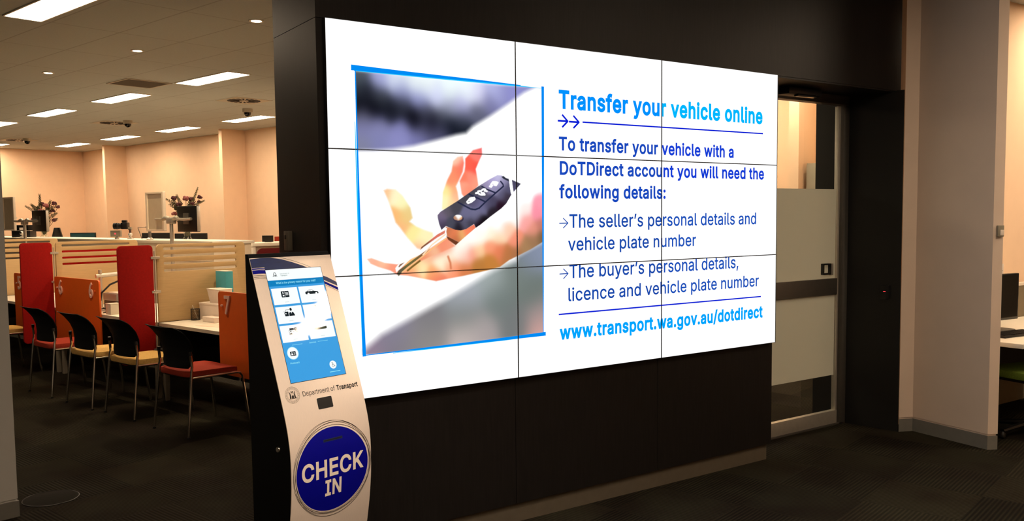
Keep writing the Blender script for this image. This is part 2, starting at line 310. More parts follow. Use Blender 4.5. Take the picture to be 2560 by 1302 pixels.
GLYPHS = {"r":{" ":[188,[]],",":[188,[[77,71,24,-119,-23,-119,8,71]]],".":[188,[[23,85,35,87,47,85,58,81,68,73,75,64,79,53,81,41,79,29,75,18,68,9,58,1,47,-3,35,-4,23,-3,12,1,3,9,-5,18,-9,29,-11,41,-9,53,-5,64,3,73,12,81]]],"/":[249,[[175,533,11,-76,-46,-76,118,533]]],":":[188,[[-11,41,-9,53,-5,64,3,73,12,81,23,85,35,87,47,85,58,81,68,73,75,64,79,53,81,41,79,29,75,18,68,9,58,1,47,-3,35,-4,23,-3,12,1,3,9,-5,18,-9,29],[23,360,35,362,47,360,58,356,68,349,75,339,79,328,81,316,79,304,75,294,68,284,58,277,47,272,35,271,23,272,12,277,3,284,-5,294,-9,304,-11,316,-9,328,-5,339,3,349,12,356]]],"?":[358,[[171,508,195,498,215,486,232,470,246,451,256,430,262,407,264,382,262,356,256,332,246,311,232,292,215,276,194,261,181,252,169,243,159,235,151,226,144,216,139,205,136,192,134,177,133,158,133,152,72,152,72,159,73,187,76,211,81,230,88,245,97,258,108,269,120,279,134,289,149,298,163,309,176,321,187,334,195,349,200,365,201,384,200,399,197,413,190,425,182,436,172,445,160,452,147,457,133,461,117,462,103,461,90,458,77,453,65,446,55,437,46,425,39,412,34,396,32,378,-33,378,-30,406,-23,430,-11,452,4,471,22,487,43,499,66,508,91,514,117,516,146,514],[92,85,104,86,116,85,126,80,136,73,143,64,148,53,149,41,148,29,143,18,136,9,126,1,116,-3,104,-4,92,-3,81,1,71,9,64,18,60,29,58,41,60,53,64,64,71,73,81,80]]],"C":[510,[[-17,305,-7,352,10,393,32,429,58,459,90,484,126,501,165,512,207,516,232,514,257,511,280,504,302,496,323,485,342,471,359,456,374,438,388,418,399,397,407,373,413,348,348,348,344,365,337,380,329,395,320,407,309,418,297,428,284,437,270,444,255,449,240,453,224,455,207,456,177,453,149,445,123,432,100,414,81,391,65,364,53,332,46,295,43,254,46,213,53,177,65,145,81,117,101,94,124,76,150,63,177,56,207,53,224,54,240,56,255,60,270,65,284,72,297,81,309,90,320,102,329,114,337,128,344,144,348,160,413,160,407,135,399,112,388,91,375,71,360,53,342,38,323,24,303,13,280,5,257,-2,233,-6,207,-7,165,-3,126,7,90,25,58,49,32,79,10,115,-7,157,-17,203,-20,254]]],"D":[502,[[304,388,284,410,259,428,231,441,198,449,161,452,33,452,33,509,165,509,212,505,255,495,292,478,325,455,352,426,373,391,389,351,398,306,402,255,398,205,389,159,373,119,351,83,324,54,291,31,252,14,208,3,159,0,36,0,36,57,155,57,194,60,228,68,258,81,283,99,303,122,319,149,330,181,337,216,339,255,337,294,330,329,319,361],[65,0,0,0,0,509,65,509]]],"E":[419,[[315,57,315,0,0,0,0,509,312,509,312,452,65,452,65,286,295,286,295,229,65,229,65,57]]],"H":[517,[[332,289,332,509,397,509,397,0,332,0,332,232,65,232,65,0,0,0,0,509,65,509,65,289]]],"I":[300,[[123,452,123,57,209,57,209,0,-29,0,-29,57,58,57,58,452,-29,452,-29,509,209,509,209,452]]],"K":[467,[[127,317,139,331,152,344,304,509,388,509,171,276,168,276,44,145,44,216,56,231,68,246,79,261,91,275,102,289,114,303],[65,193,65,0,0,0,0,509,65,509,65,334,64,225],[128,259,168,309,389,0,312,0]]],"N":[523,[[283,183,289,174,295,163,303,151,310,137,319,122,327,107,336,90,345,73,354,55,345,54,343,72,342,90,341,108,340,126,339,142,339,157,339,171,339,184,339,195,339,509,403,509,403,0,327,0,142,290,134,303,126,317,117,331,108,346,99,363,88,381,76,402,63,425,47,452,59,454,60,429,61,406,62,384,63,363,64,345,64,328,65,313,65,301,65,291,65,0,0,0,0,509,76,509]]],"P":[445,[[197,451,172,452,65,452,65,0,0,0,0,509,175,509,212,506,244,499,272,487,296,471,315,452,330,430,340,404,346,377,349,348,346,318,340,291,330,265,315,243,296,223,272,207,244,195,212,188,175,186,49,186,49,242,172,242,197,244,219,248,237,256,252,266,264,279,273,294,279,310,283,328,284,348,283,367,279,385,273,402,264,416,252,428,237,439,219,446]]],"S":[447,[[96,-1,67,9,42,23,21,40,4,60,-9,83,-18,109,-22,137,44,137,48,118,54,102,63,88,75,76,90,66,106,59,124,53,144,50,164,49,186,50,207,54,226,60,243,69,257,79,269,92,278,106,284,122,285,139,284,154,279,168,272,179,262,189,250,197,236,205,220,211,203,217,185,222,124,239,85,253,52,269,26,289,7,313,-4,341,-8,372,-6,400,2,425,15,448,32,468,53,484,78,498,105,508,135,514,167,516,199,514,229,508,256,498,280,484,300,468,317,449,330,427,337,403,341,378,277,378,271,402,260,421,242,437,220,449,194,456,165,459,144,457,125,454,107,448,92,440,79,430,69,418,61,405,56,391,55,376,57,359,62,345,71,334,82,324,95,315,109,308,124,302,138,297,152,293,204,279,219,275,235,270,251,264,268,256,284,248,299,238,312,226,324,213,334,198,342,180,347,161,348,139,346,112,339,87,326,64,310,43,289,25,263,11,234,0,201,-7,164,-9,128,-7]]],"T":[449,[[-28,509,357,509,357,452,197,452,197,0,132,0,132,452,-28,452]]],"W":[686,[[103,196,107,179,111,162,115,145,119,128,123,111,127,94,130,76,134,58,137,40,129,40,133,58,136,76,140,94,143,111,147,128,151,145,155,162,160,179,164,196,246,509,320,509,402,196,406,179,410,162,414,145,418,128,422,111,426,94,430,76,434,58,437,40,428,40,432,58,435,76,439,94,442,111,446,128,450,145,454,162,459,179,463,196,543,509,609,509,470,0,395,0,308,323,302,345,297,368,291,391,286,417,281,445,276,475,290,475,285,446,280,420,275,395,270,371,264,347,258,323,170,0,95,0,-44,509,22,509]]],"a":[389,[[110,45,96,46,82,48,70,52,59,57,49,64,42,72,36,82,33,93,32,105,33,118,37,130,43,139,52,147,62,153,74,159,87,163,101,166,115,168,122,169,131,170,140,171,150,173,161,174,171,176,181,178,191,180,199,182,207,184,212,187,215,190,215,138,214,122,210,108,203,93,194,80,182,68,168,59,151,51,132,47],[195,375,211,369,226,360,240,350,252,336,262,320,270,301,275,278,277,251,277,0,216,0,216,52,212,52,207,43,200,34,192,25,182,16,169,8,155,1,139,-4,120,-7,100,-9,76,-7,55,-3,34,5,16,15,0,29,-12,45,-22,63,-28,84,-30,108,-28,128,-24,146,-17,161,-7,174,4,184,17,193,32,200,48,206,65,211,83,214,100,217,118,220,139,223,158,225,174,227,187,229,197,231,205,235,211,240,214,246,215,255,215,257,214,272,211,285,207,297,200,307,191,315,180,322,167,327,152,330,136,331,118,330,103,327,89,322,77,316,66,309,58,301,50,292,44,283,40,274,-19,291,-9,313,3,331,18,346,35,358,53,368,73,375,93,380,113,383,134,384,148,384,163,382,179,379]]],"b":[424,[[228,3,200,-6,169,-8,148,-7,129,-3,112,4,99,12,87,21,78,31,70,41,63,50,58,59,52,59,52,0,-8,0,-8,509,54,509,54,319,58,319,63,327,70,336,77,346,86,355,98,364,111,373,127,379,147,383,169,384,199,382,227,374,253,361,275,342,294,320,310,293,321,261,328,227,330,189,328,151,321,116,310,84,295,57,276,34,253,16],[65,263,58,241,54,216,53,189,54,162,58,138,65,115,75,95,87,78,102,65,119,55,138,49,160,47,182,49,202,55,219,66,234,80,246,97,256,117,263,139,267,163,268,189,267,215,263,239,256,261,246,281,234,298,220,311,202,322,183,328,160,330,138,328,118,322,101,312,86,299,74,282]]],"c":[396,[[38,163,42,139,48,117,58,97,70,80,85,66,103,55,124,49,147,46,160,47,172,49,182,52,193,55,202,60,211,66,218,73,225,80,231,89,237,98,241,107,244,117,303,102,297,86,290,70,281,56,271,43,259,32,246,21,232,12,217,5,201,-1,183,-5,166,-7,147,-8,114,-5,84,3,57,16,33,35,12,58,-4,85,-16,116,-24,150,-26,187,-24,225,-16,260,-4,291,12,318,33,341,57,360,84,374,114,382,147,384,165,384,183,381,200,377,216,371,231,364,245,356,258,346,269,335,280,322,289,308,296,293,301,277,243,262,240,272,235,281,230,289,224,297,217,304,210,311,201,316,192,321,182,325,171,328,160,329,147,330,124,328,103,321,85,310,70,296,58,278,48,258,42,236,38,212,36,187]]],"d":[424,[[235,41,227,31,217,21,206,12,192,4,176,-3,157,-7,135,-8,105,-6,77,3,51,16,29,34,10,57,-5,84,-17,116,-24,151,-26,189,-24,227,-17,261,-5,293,10,320,29,342,52,361,77,374,105,382,136,384,158,383,177,379,193,373,206,364,218,355,227,346,235,336,241,327,246,319,251,319,251,509,312,509,312,0,253,0,253,59,247,59,241,50],[122,328,102,322,84,311,70,298,58,281,48,261,42,239,38,215,36,189,38,163,42,139,48,117,58,97,70,80,85,66,102,55,122,49,144,47,166,49,186,55,203,65,218,78,230,95,239,115,246,138,250,162,252,189,250,216,246,241,240,263,230,282,218,299,203,312,186,322,166,328,144,330]]],"e":[404,[[37,151,42,127,50,106,61,88,75,73,91,61,109,53,130,48,152,46,167,47,181,49,194,53,205,58,216,65,225,73,233,82,240,93,245,105,305,91,298,72,288,55,275,39,260,26,242,14,222,4,201,-3,177,-7,152,-8,117,-5,85,3,57,16,32,35,12,58,-4,85,-16,116,-24,150,-26,187,-24,224,-17,258,-5,290,11,317,31,340,55,359,82,373,112,382,145,384,166,383,186,380,206,374,225,366,243,355,259,341,274,324,287,305,297,282,305,256,309,227,311,194,311,169,15,169,15,221,278,221,250,202,248,226,244,248,238,269,228,286,217,301,202,314,186,323,167,328,145,330,123,328,104,323,86,313,71,301,59,286,49,270,42,251,37,231,36,211,36,178]]],"f":[254,[[20,432,22,452,27,470,36,486,47,499,60,510,75,519,92,525,109,529,127,530,140,530,152,529,162,527,171,525,177,523,183,521,167,468,164,470,160,471,155,472,149,473,142,474,135,474,118,472,104,468,94,460,87,449,83,435,82,419,82,0,20,0],[-54,327,-54,379,168,379,168,327]]],"g":[425,[[102,322,85,312,70,298,58,282,48,262,42,241,38,218,36,193,38,167,42,144,49,123,58,104,71,88,85,76,103,66,123,61,145,59,167,61,186,66,203,75,218,87,230,103,240,121,247,142,251,166,252,193,251,219,247,242,240,264,231,283,218,299,204,312,187,322,167,328,145,330,122,328],[-5,293,11,320,30,342,52,361,78,374,106,382,136,384,158,383,177,379,193,373,207,365,219,356,228,346,236,336,242,327,248,319,253,319,253,379,312,379,312,-9,310,-40,303,-67,290,-90,274,-109,254,-124,230,-136,204,-144,177,-149,147,-151,120,-149,96,-146,74,-140,54,-132,37,-122,22,-110,10,-97,-1,-84,-10,-69,41,-41,47,-49,54,-57,61,-66,71,-74,81,-82,94,-88,109,-93,127,-96,147,-97,176,-95,201,-87,222,-75,238,-58,248,-34,251,-6,251,68,246,68,241,60,234,51,227,41,217,32,206,23,192,16,176,10,157,6,135,5,105,7,78,14,53,27,30,43,11,65,-5,90,-17,120,-24,154,-26,191,-24,229,-17,263]]],"h":[410,[[213,304,196,318,175,326,150,329,132,328,116,324,101,317,87,308,76,297,66,283,59,266,55,248,54,227,54,0,-8,0,-8,509,54,509,54,287,42,287,56,319,72,344,92,362,115,374,140,382,167,384,192,383,215,377,235,369,253,356,268,340,281,321,290,298,295,271,297,240,297,0,236,0,236,235,233,263,226,286]]],"i":[167,[[3,448,-6,455,-13,463,-17,472,-19,483,-17,494,-13,504,-6,512,3,518,12,522,24,524,35,522,45,518,54,512,61,504,65,494,66,483,65,472,61,463,54,455,45,448,35,444,24,443,12,444],[-8,0,-8,379,54,379,54,0]]],"l":[189,[[54,509,54,99,54,83,56,71,60,62,66,57,75,53,86,52,92,52,96,52,100,53,103,53,107,54,110,54,121,3,115,1,109,0,102,-1,94,-2,87,-2,79,-2,52,0,31,8,14,20,2,37,-5,59,-8,84,-8,509]]],"m":[610,[[436,0,436,254,433,279,425,298,412,313,396,323,378,329,358,330,342,329,327,326,314,320,303,312,293,302,285,290,280,277,276,263,275,247,275,0,214,0,214,260,212,280,205,297,193,311,178,322,160,328,139,330,125,329,111,326,97,320,85,312,75,302,66,289,59,274,55,257,54,238,54,0,-8,0,-8,379,52,379,52,295,47,295,54,314,62,331,72,346,84,358,98,368,112,376,127,382,143,385,159,386,185,383,208,375,227,361,243,342,254,320,261,295,252,295,258,312,266,329,277,343,290,356,304,366,321,375,338,381,357,385,377,386,398,385,418,380,437,372,454,361,468,346,481,328,490,307,495,283,497,255,497,0]]],"n":[410,[[132,328,116,324,101,317,87,308,76,297,66,283,59,266,55,248,54,227,54,0,-8,0,-8,379,52,379,52,287,42,287,56,319,72,344,92,362,115,374,140,382,167,384,192,383,214,377,235,369,253,356,268,340,280,321,290,298,295,271,297,240,297,0,236,0,236,235,233,263,226,286,213,304,196,318,175,326,150,329]]],"o":[415,[[259,187,258,212,254,236,247,258,238,278,225,296,210,310,192,321,171,328,147,330,124,328,103,321,85,310,70,296,58,278,48,258,42,236,38,212,36,187,38,163,42,139,48,117,58,97,70,80,85,66,103,55,124,49,147,46,171,49,192,55,210,66,225,80,238,97,247,117,254,139,258,163],[263,341,283,318,299,291,311,260,319,225,321,187,319,150,311,116,299,85,283,58,263,35,238,16,211,3,181,-5,147,-8,114,-5,84,3,57,16,33,35,12,58,-4,85,-16,116,-24,150,-26,187,-24,225,-16,260,-4,291,12,318,33,341,57,360,84,374,114,382,147,384,181,382,211,374,238,360]]],"p":[424,[[182,49,202,55,219,66,234,80,246,97,256,117,263,139,267,163,268,189,267,215,263,239,256,261,246,281,234,298,220,311,202,322,183,328,160,330,138,328,118,322,101,312,86,299,74,282,65,263,58,241,54,216,53,189,54,162,58,138,65,115,75,95,87,78,102,65,119,55,138,49,160,47],[70,41,63,50,58,59,54,59,54,-143,-8,-143,-8,379,52,379,52,319,58,319,63,327,70,336,77,346,86,355,98,364,111,373,127,379,147,383,169,384,199,382,227,374,253,361,275,342,294,320,310,293,321,261,328,227,330,189,328,151,321,116,310,84,295,57,276,34,253,16,228,3,200,-6,169,-8,148,-7,129,-3,112,4,99,12,87,21,78,31]]],"r":[259,[[75,296,66,284,59,269,55,254,54,237,54,0,-8,0,-8,379,52,379,52,321,55,321,64,339,76,354,92,367,111,377,131,383,153,385,158,385,163,385,169,384,175,384,179,384,183,384,183,322,181,323,176,324,170,324,163,325,155,326,147,326,130,324,114,321,99,315,86,306]]],"s":[365,[[249,324,258,308,264,290,208,277,202,291,194,304,182,316,168,325,150,331,127,333,106,331,87,326,71,317,58,305,51,292,48,277,50,264,55,253,64,243,76,235,92,229,112,223,169,209,201,200,227,187,246,171,260,153,268,131,271,107,269,85,263,65,252,47,238,31,221,18,200,6,176,-2,150,-7,122,-8,97,-7,73,-3,52,3,33,12,16,24,2,38,-10,54,-19,73,-25,94,34,107,40,87,51,72,64,60,80,52,100,47,121,45,146,47,167,53,184,62,197,74,205,88,208,103,206,115,202,126,194,136,183,144,169,150,152,155,89,170,58,180,32,192,12,208,-2,227,-10,249,-13,274,-11,295,-5,314,5,332,19,347,35,360,55,370,77,378,101,383,127,384,152,383,174,379,194,372,211,363,226,352,239,339]]],"t":[227,[[32,21,17,41,8,64,5,93,5,471,66,471,66,98,67,83,70,70,76,61,84,55,96,51,110,50,115,50,119,50,125,51,131,52,137,53,142,54,153,2,147,0,139,-2,132,-3,124,-3,116,-4,108,-4,78,-1,52,7],[-54,327,-54,379,144,379,144,327]]],"u":[410,[[77,75,94,61,115,53,140,50,158,51,174,55,189,62,202,71,214,83,223,97,230,113,235,132,236,153,236,379,297,379,297,0,238,0,238,92,247,92,234,60,217,35,197,17,174,5,149,-3,122,-5,98,-3,75,2,55,11,37,23,21,39,9,59,0,82,-6,109,-8,139,-8,379,54,379,54,144,56,117,64,94]]],"v":[389,[[149,110,156,132,164,155,245,379,311,379,166,0,102,0,-43,379,24,379,105,155,113,132,120,110,127,87,133,64,139,42,145,21,124,21,130,42,137,64,143,87]]],"w":[567,[[226,299,221,318,216,338,230,338,226,319,221,299,217,280,212,262,207,243,202,225,198,207,193,189,188,172,139,0,78,0,-38,379,27,379,73,214,80,190,87,164,94,137,101,107,108,75,115,41,105,41,112,74,119,105,125,135,132,163,139,189,146,214,192,379,256,379,301,214,308,189,315,163,321,136,328,106,335,75,342,41,331,41,338,75,346,106,353,135,360,163,367,189,374,214,420,379,484,379,369,0,308,0,259,172,254,189,249,207,244,225,240,243,235,262,230,280]]],"y":[389,[[127,87,133,64,139,42,145,21,124,21,130,42,136,64,142,87,149,110,156,132,164,155,245,379,311,379,144,-58,136,-77,127,-93,116,-107,105,-119,93,-128,79,-136,64,-141,49,-144,31,-145,22,-145,13,-144,4,-143,-3,-142,-8,-140,-13,-139,1,-86,11,-87,23,-89,34,-90,44,-89,53,-86,62,-81,70,-74,78,-64,84,-51,90,-36,102,-1,-43,379,24,379,105,155,113,132,120,109]]],"\u2019":[177,[[-9,318,38,318,91,509,22,509]]]}}
GLYPH_MESH = {}
def glyph(bold, c):
    # outline loops (thousandths of the type size), thickened by bold, filled with holes
    if (bold, c) in GLYPH_MESH: return GLYPH_MESH[(bold, c)]
    loops = []
    for q in GLYPHS['r'][c][1]:
        lp = []
        for i in range(0, len(q), 2):
            p = Vector((q[i] / 1000, q[i + 1] / 1000))
            if not lp or (p - lp[-1]).length > 0.004: lp.append(p)
        if (lp[0] - lp[-1]).length < 0.004: lp.pop()
        loops.append(lp)
    holes = find_holes([[(p.x, p.y) for p in lp] for lp in loops])
    res = []
    for lp, hole in zip(loops, holes):
        area = sum(a.x * b.y - b.x * a.y for a, b in zip(lp, lp[1:] + lp[:1]))
        sg = (1 if area > 0 else -1) * (-1 if hole else 1); n = len(lp); out = []
        for i in range(n):
            d1 = (lp[i] - lp[i - 1]).normalized(); d2 = (lp[(i + 1) % n] - lp[i]).normalized()
            n1 = Vector((d1.y, -d1.x)) * sg; n2 = Vector((d2.y, -d2.x)) * sg; m = n1 + n2
            m = n1 if m.length < 1e-4 else m.normalized(); out.append(lp[i] + m * bold / max(0.5, m.dot(n1)))
        res.append(out)
    if res:
        GLYPH_MESH[(bold, c)] = cdt_fill([[(p.x, p.y) for p in lp] for lp in res], holes)
    else: GLYPH_MESH[(bold, c)] = ([], [])
    return GLYPH_MESH[(bold, c)]
def fit_text(s, x0, x1, y0, cap, bold=0.0, spacing=1.0):
    # lettering fitted between x0 and x1 on the baseline y0 with the given capital height
    if len(s) > 1 and all(c in GLYPHS['r'] for c in s):
        vs = []; fs = []; x = 0.0
        for c in s:
            gv, gf = glyph(bold, c); n = len(vs)
            vs += [(p[0] + x, p[1]) for p in gv]; fs += [tuple(i + n for i in q) for q in gf]; x += GLYPHS['r'][c][0] / 1000 + bold * 1.2
        k = cap / max(p[1] for p in glyph(bold, 'T')[0])
    else:
        vs, fs = text2d(s, bold, spacing); k = cap / CAP
    a = min(p[0] for p in vs); b = max(p[0] for p in vs)
    return [(x0 + (p[0] - a) / (b - a) * (x1 - x0), y0 + p[1] * k) for p in vs], fs
def stroke(pts, w):
    # polyline of width w as 2D quads with round-ish joints
    vs = []; fs = []
    for (a, b) in zip(pts, pts[1:]):
        d = Vector((b[0] - a[0], b[1] - a[1])); L = d.length
        if L < 1e-9: continue
        d /= L; n = Vector((-d.y, d.x)) * w / 2; e = d * w * 0.25; k = len(vs)
        A = Vector(a) - e; B_ = Vector(b) + e
        vs += [tuple(A + n), tuple(A - n), tuple(B_ - n), tuple(B_ + n)]; fs.append((k, k + 1, k + 2, k + 3))
    return vs, fs

# ------------------------------------------------------------------ scene objects
def tag(o, label, cat, group=None, kind=None):
    o['label'] = label; o['category'] = cat
    if group: o['group'] = group
    if kind: o['kind'] = kind
    return o
def thing(name, label, cat, loc, rotz=TH, group=None):
    o = bpy.data.objects.new(name, None); COL.objects.link(o); o.location = loc; o.rotation_euler = (0, 0, rotz)
    o.empty_display_size = 0.1
    return tag(o, label, cat, group)
def struct(name, b, m, label, cat, bevel=0.0):
    o = b.build(name, m, None, bevel); tag(o, label, cat); o['kind'] = 'structure'
    return o
def dup(root, loc, label, group=None, name=None, swap=None):
    r = root.copy(); COL.objects.link(r); r.location = loc; r['label'] = label
    if group: r['group'] = group
    for ch in list(root.children):
        c = ch.copy(); COL.objects.link(c); c.parent = r
        if swap and ch.name.split('.')[0] in swap:
            c.data = c.data.copy(); c.data.materials[0] = swap[ch.name.split('.')[0]]
        for g in ch.children:
            d = g.copy(); COL.objects.link(d); d.parent = c
    return r
def uvprism(b, pts, z0, z1):
    return b.prism([W(*p)[:2] for p in pts], z0, z1)
# ------------------------------------------------------------------ the setting
b = MB(); uvprism(b, [(-9, -9), (10, -9), (10, 19.6), (-9, 19.6)], -0.06, 0); struct('floor', b, M_CARPET, 'dark ribbed carpet tiles across the whole room', 'floor')
b = MB(); uvprism(b, [(-9, -9), (10, -9), (10, 19.6), (-9, 19.6)], HC, HC + 0.06); struct('ceiling', b, M_CEIL, 'grid of pale acoustic ceiling tiles', 'ceiling')
b = MB(); uvprism(b, [(-6, 19.3), (7.3, 19.3), (7.3, 19.45), (-6, 19.45)], 0, HC); struct('wall_back', b, M_WALL, 'far peach wall at the end of the office', 'wall')
b = MB(); uvprism(b, [(7.1, -1.5), (7.25, -1.5), (7.25, 19.3), (7.1, 19.3)], 0, HC); struct('wall_side', b, M_WALL, 'long peach wall behind the service counters', 'wall')
for v, lab in ((16.97, 'peach wall fin nearest the far corner of the office'), (11.97, 'peach wall fin nearer the dark feature wall'), (0.62, 'bright wall fin seen through the glass door')):
    b = MB(); uvprism(b, [(6.6, v), (7.1, v), (7.1, v + 0.11), (6.6, v + 0.11)], 0, HC); struct('wall_fin', b, M_WALL, lab, 'wall')
b = MB(); uvprism(b, [(-4.0, 1.965), (-0.66, 1.965), (-0.66, 2.35), (-4.0, 2.35)], 0.1, HC); uvprism(b, [(-3.99, 1.972), (-0.667, 1.972), (-0.667, 2.343), (-3.99, 2.343)], 0.088, 0.1)
struct('wall_left', b, M_GREYWALL, 'grey wall end at the left edge', 'wall')
b = MB(); uvprism(b, [(-4.0, 1.960), (-0.655, 1.960), (-0.655, 2.355), (-4.0, 2.355)], 0, 0.088); struct('baseboard_left', b, M_SKIRT, 'grey skirting under the left wall end', 'skirting')
b = MB(); uvprism(b, [(-7.2, -7.2), (9.6, -7.2), (9.6, -7.05), (-7.2, -7.05)], 0, HC); struct('wall_foyer', b, M_WALL, 'foyer wall behind the viewer', 'wall')
# dark timber feature wall with the bulkhead over the glass door
b = MB(); b.box(-0.025, 3.055, 0.036, 0.570, 0.105, HC)
for x0, x1 in ((-0.03, 1.0165), (1.0195, 2.0345), (2.0375, 3.06)): b.box(x0, x1, 0.03, 0.30, 0.105, 2.4985)
b.box(-0.03, 3.06, 0.30, 0.575, 0.105, 2.4985)
b.box(-0.03, 4.47, 0.03, 0.575, 2.5015, HC)
b.box(3.06, 4.46, 0.034, 0.57, 2.490, 2.503)
struct('wall_front', b, M_LAM, 'dark timber laminate feature wall carrying the screens', 'wall')
b = MB(); b.box(-0.012, 3.035, 0.048, 0.557, 0, 0.105); struct('baseboard_front', b, M_SKIRTD, 'bronze skirting recessed under the dark feature wall', 'skirting')
# dark reveal beside the door and the dark return behind it
b = MB(); b.prism([(4.325, 0.36), (4.355, 0.16), (4.385, -0.052), (4.50, 0.02), (4.46, 0.42), (4.44, 0.60), (4.325, 0.60)], 0, 2.495)
struct('wall_recess', b, M_DARKPAINT_SHADE, 'black reveal beside the glass door', 'wall')
b = MB(); b.box(4.35, 4.47, 0.605, 0.665, 0, HC); struct('wall_return', b, M_DARKPAINT_SHADE, 'dark wall return seen through the glass door', 'wall')
WP = [(4.388, -0.056), (4.494, -0.10), (4.411, -0.689), (4.474, -0.724), (4.560, -0.10), (4.545, 0.01)]
b = MB(); b.prism(WP, 0.106, HC); b.prism([(4.396, -0.052), (4.500, -0.095), (4.418, -0.684), (4.470, -0.714), (4.554, -0.10), (4.54, 0.005)], 0.094, 0.106)
struct('wall_right', b, M_WHITE, 'white wall end right of the dark doorway', 'wall')
b = MB(); b.prism(WP, 0, 0.094); struct('baseboard_right', b, M_SKIRT, 'grey skirting round the white wall end', 'skirting')
b = MB(); b.box(4.60, 9.5, 0.05, 0.17, 0, HC); struct('wall_nook', b, M_WALL, 'peach wall behind the desk at the right edge', 'wall')

# sliding glass door
d = thing('door_1', 'aluminium framed sliding glass door with frosted bands', 'door', (0, 0.38, 0), 0); d['kind'] = 'structure'
b = MB(); b.box(4.252, 4.325, -0.03, 0.03, 0, 2.425); b.box(3.07, 4.325, -0.03, 0.05, 2.425, 2.49); b.build('door_frame', M_ALUD, d, 0.002)
b = MB(); b.box(4.214, 4.234, -0.018, 0.018, 0.012, 2.412); b.box(3.10, 3.14, -0.018, 0.018, 0.012, 2.412); b.box(3.10, 4.234, -0.02, 0.02, 0.012, 0.112)
b.build('door_stile', M_ALU, d, 0.002)
b = MB(); b.box(3.14, 4.214, -0.022, 0.022, 1.003, 1.125); b.build('mid_rail', M_ALUD, d, 0.002)
b = MB(); b.box(3.14, 4.214, -0.004, 0.004, 0.112, 1.003); b.box(3.14, 4.214, -0.004, 0.004, 1.125, 2.412); b.build('glass_pane', M_GLASS, d, 0, 0)
b = MB(); b.box(3.14, 4.206, -0.0055, -0.0045, 0.385, 1.003); b.box(3.14, 4.206, -0.0055, -0.0045, 1.125, 1.795); b.build('frosted_film', M_FROST, d, 0, 0)
plate(rrect(4.034, 4.128, 1.156, 1.240, 0.006), [rrect(4.044, 4.120, 1.168, 1.230, 0.004)], -0.03, -0.006).map(lambda x, y, z: (x, z, y)).build('door_handle', M_BLACK, d, 0.001, label='black squared pull handle')
MB().box(4.132, 4.168, -0.02, -0.006, 1.150, 1.238).build('lock_plate', M_ALU, d, 0.002)
MB().box(3.10, 4.30, -0.03, 0.03, 0.0, 0.010).build('floor_track', M_ALUD, d)
s = thing('door_sensor', 'black automatic door sensor box above the glass door', 'sensor', (3.62, 0.27, 2.425), 0)
MB().box(-0.17, 0.19, -0.05, 0.08, 0.012, 0.060).build('sensor_housing', M_BLACK, s, 0.012)
MB().box(-0.08, 0.12, -0.055, -0.02, 0.0, 0.016).build('sensor_lens', M_SCREENOFF, s, 0.003)
s = thing('door_button', 'black door release plate with a small red light on the dark reveal', 'switch', (4.366, 0.06, 1.03), math.radians(-82))
MB().box(-0.035, 0.035, -0.010, 0.004, -0.05, 0.05).build('button_plate', M_BLACK, s, 0.002)
MB().box(-0.008, 0.008, -0.0125, -0.009, 0.003, 0.007).build('indicator_light', M_LED, s, label='small lit red indicator')
s = thing('thermostat', 'small grey wall control on the end of the white wall', 'thermostat', (4.446, -0.7135, 1.447), math.radians(-29))
MB().box(-0.022, 0.022, -0.016, 0.002, 0, 0.075).build('control_body', M_GREYBOX, s, 0.003)
MB().box(-0.006, 0.018, -0.0185, -0.015, 0.008, 0.045).build('control_face', M_WBOX, s, 0.001)
s = thing('wall_reader', 'slim grey access reader on the side of the dark feature wall', 'reader', (-0.03, 0.418, 1.462), math.radians(-90))
MB().box(-0.030, 0.030, -0.022, 0.002, 0, 0.095).build('reader_body', mat('reader_grey', (92, 84, 72), 0.4), s, 0.004)
MB().box(-0.018, 0.004, -0.0245, -0.02, 0.055, 0.075).build('reader_window', M_BLACK, s, 0.001)

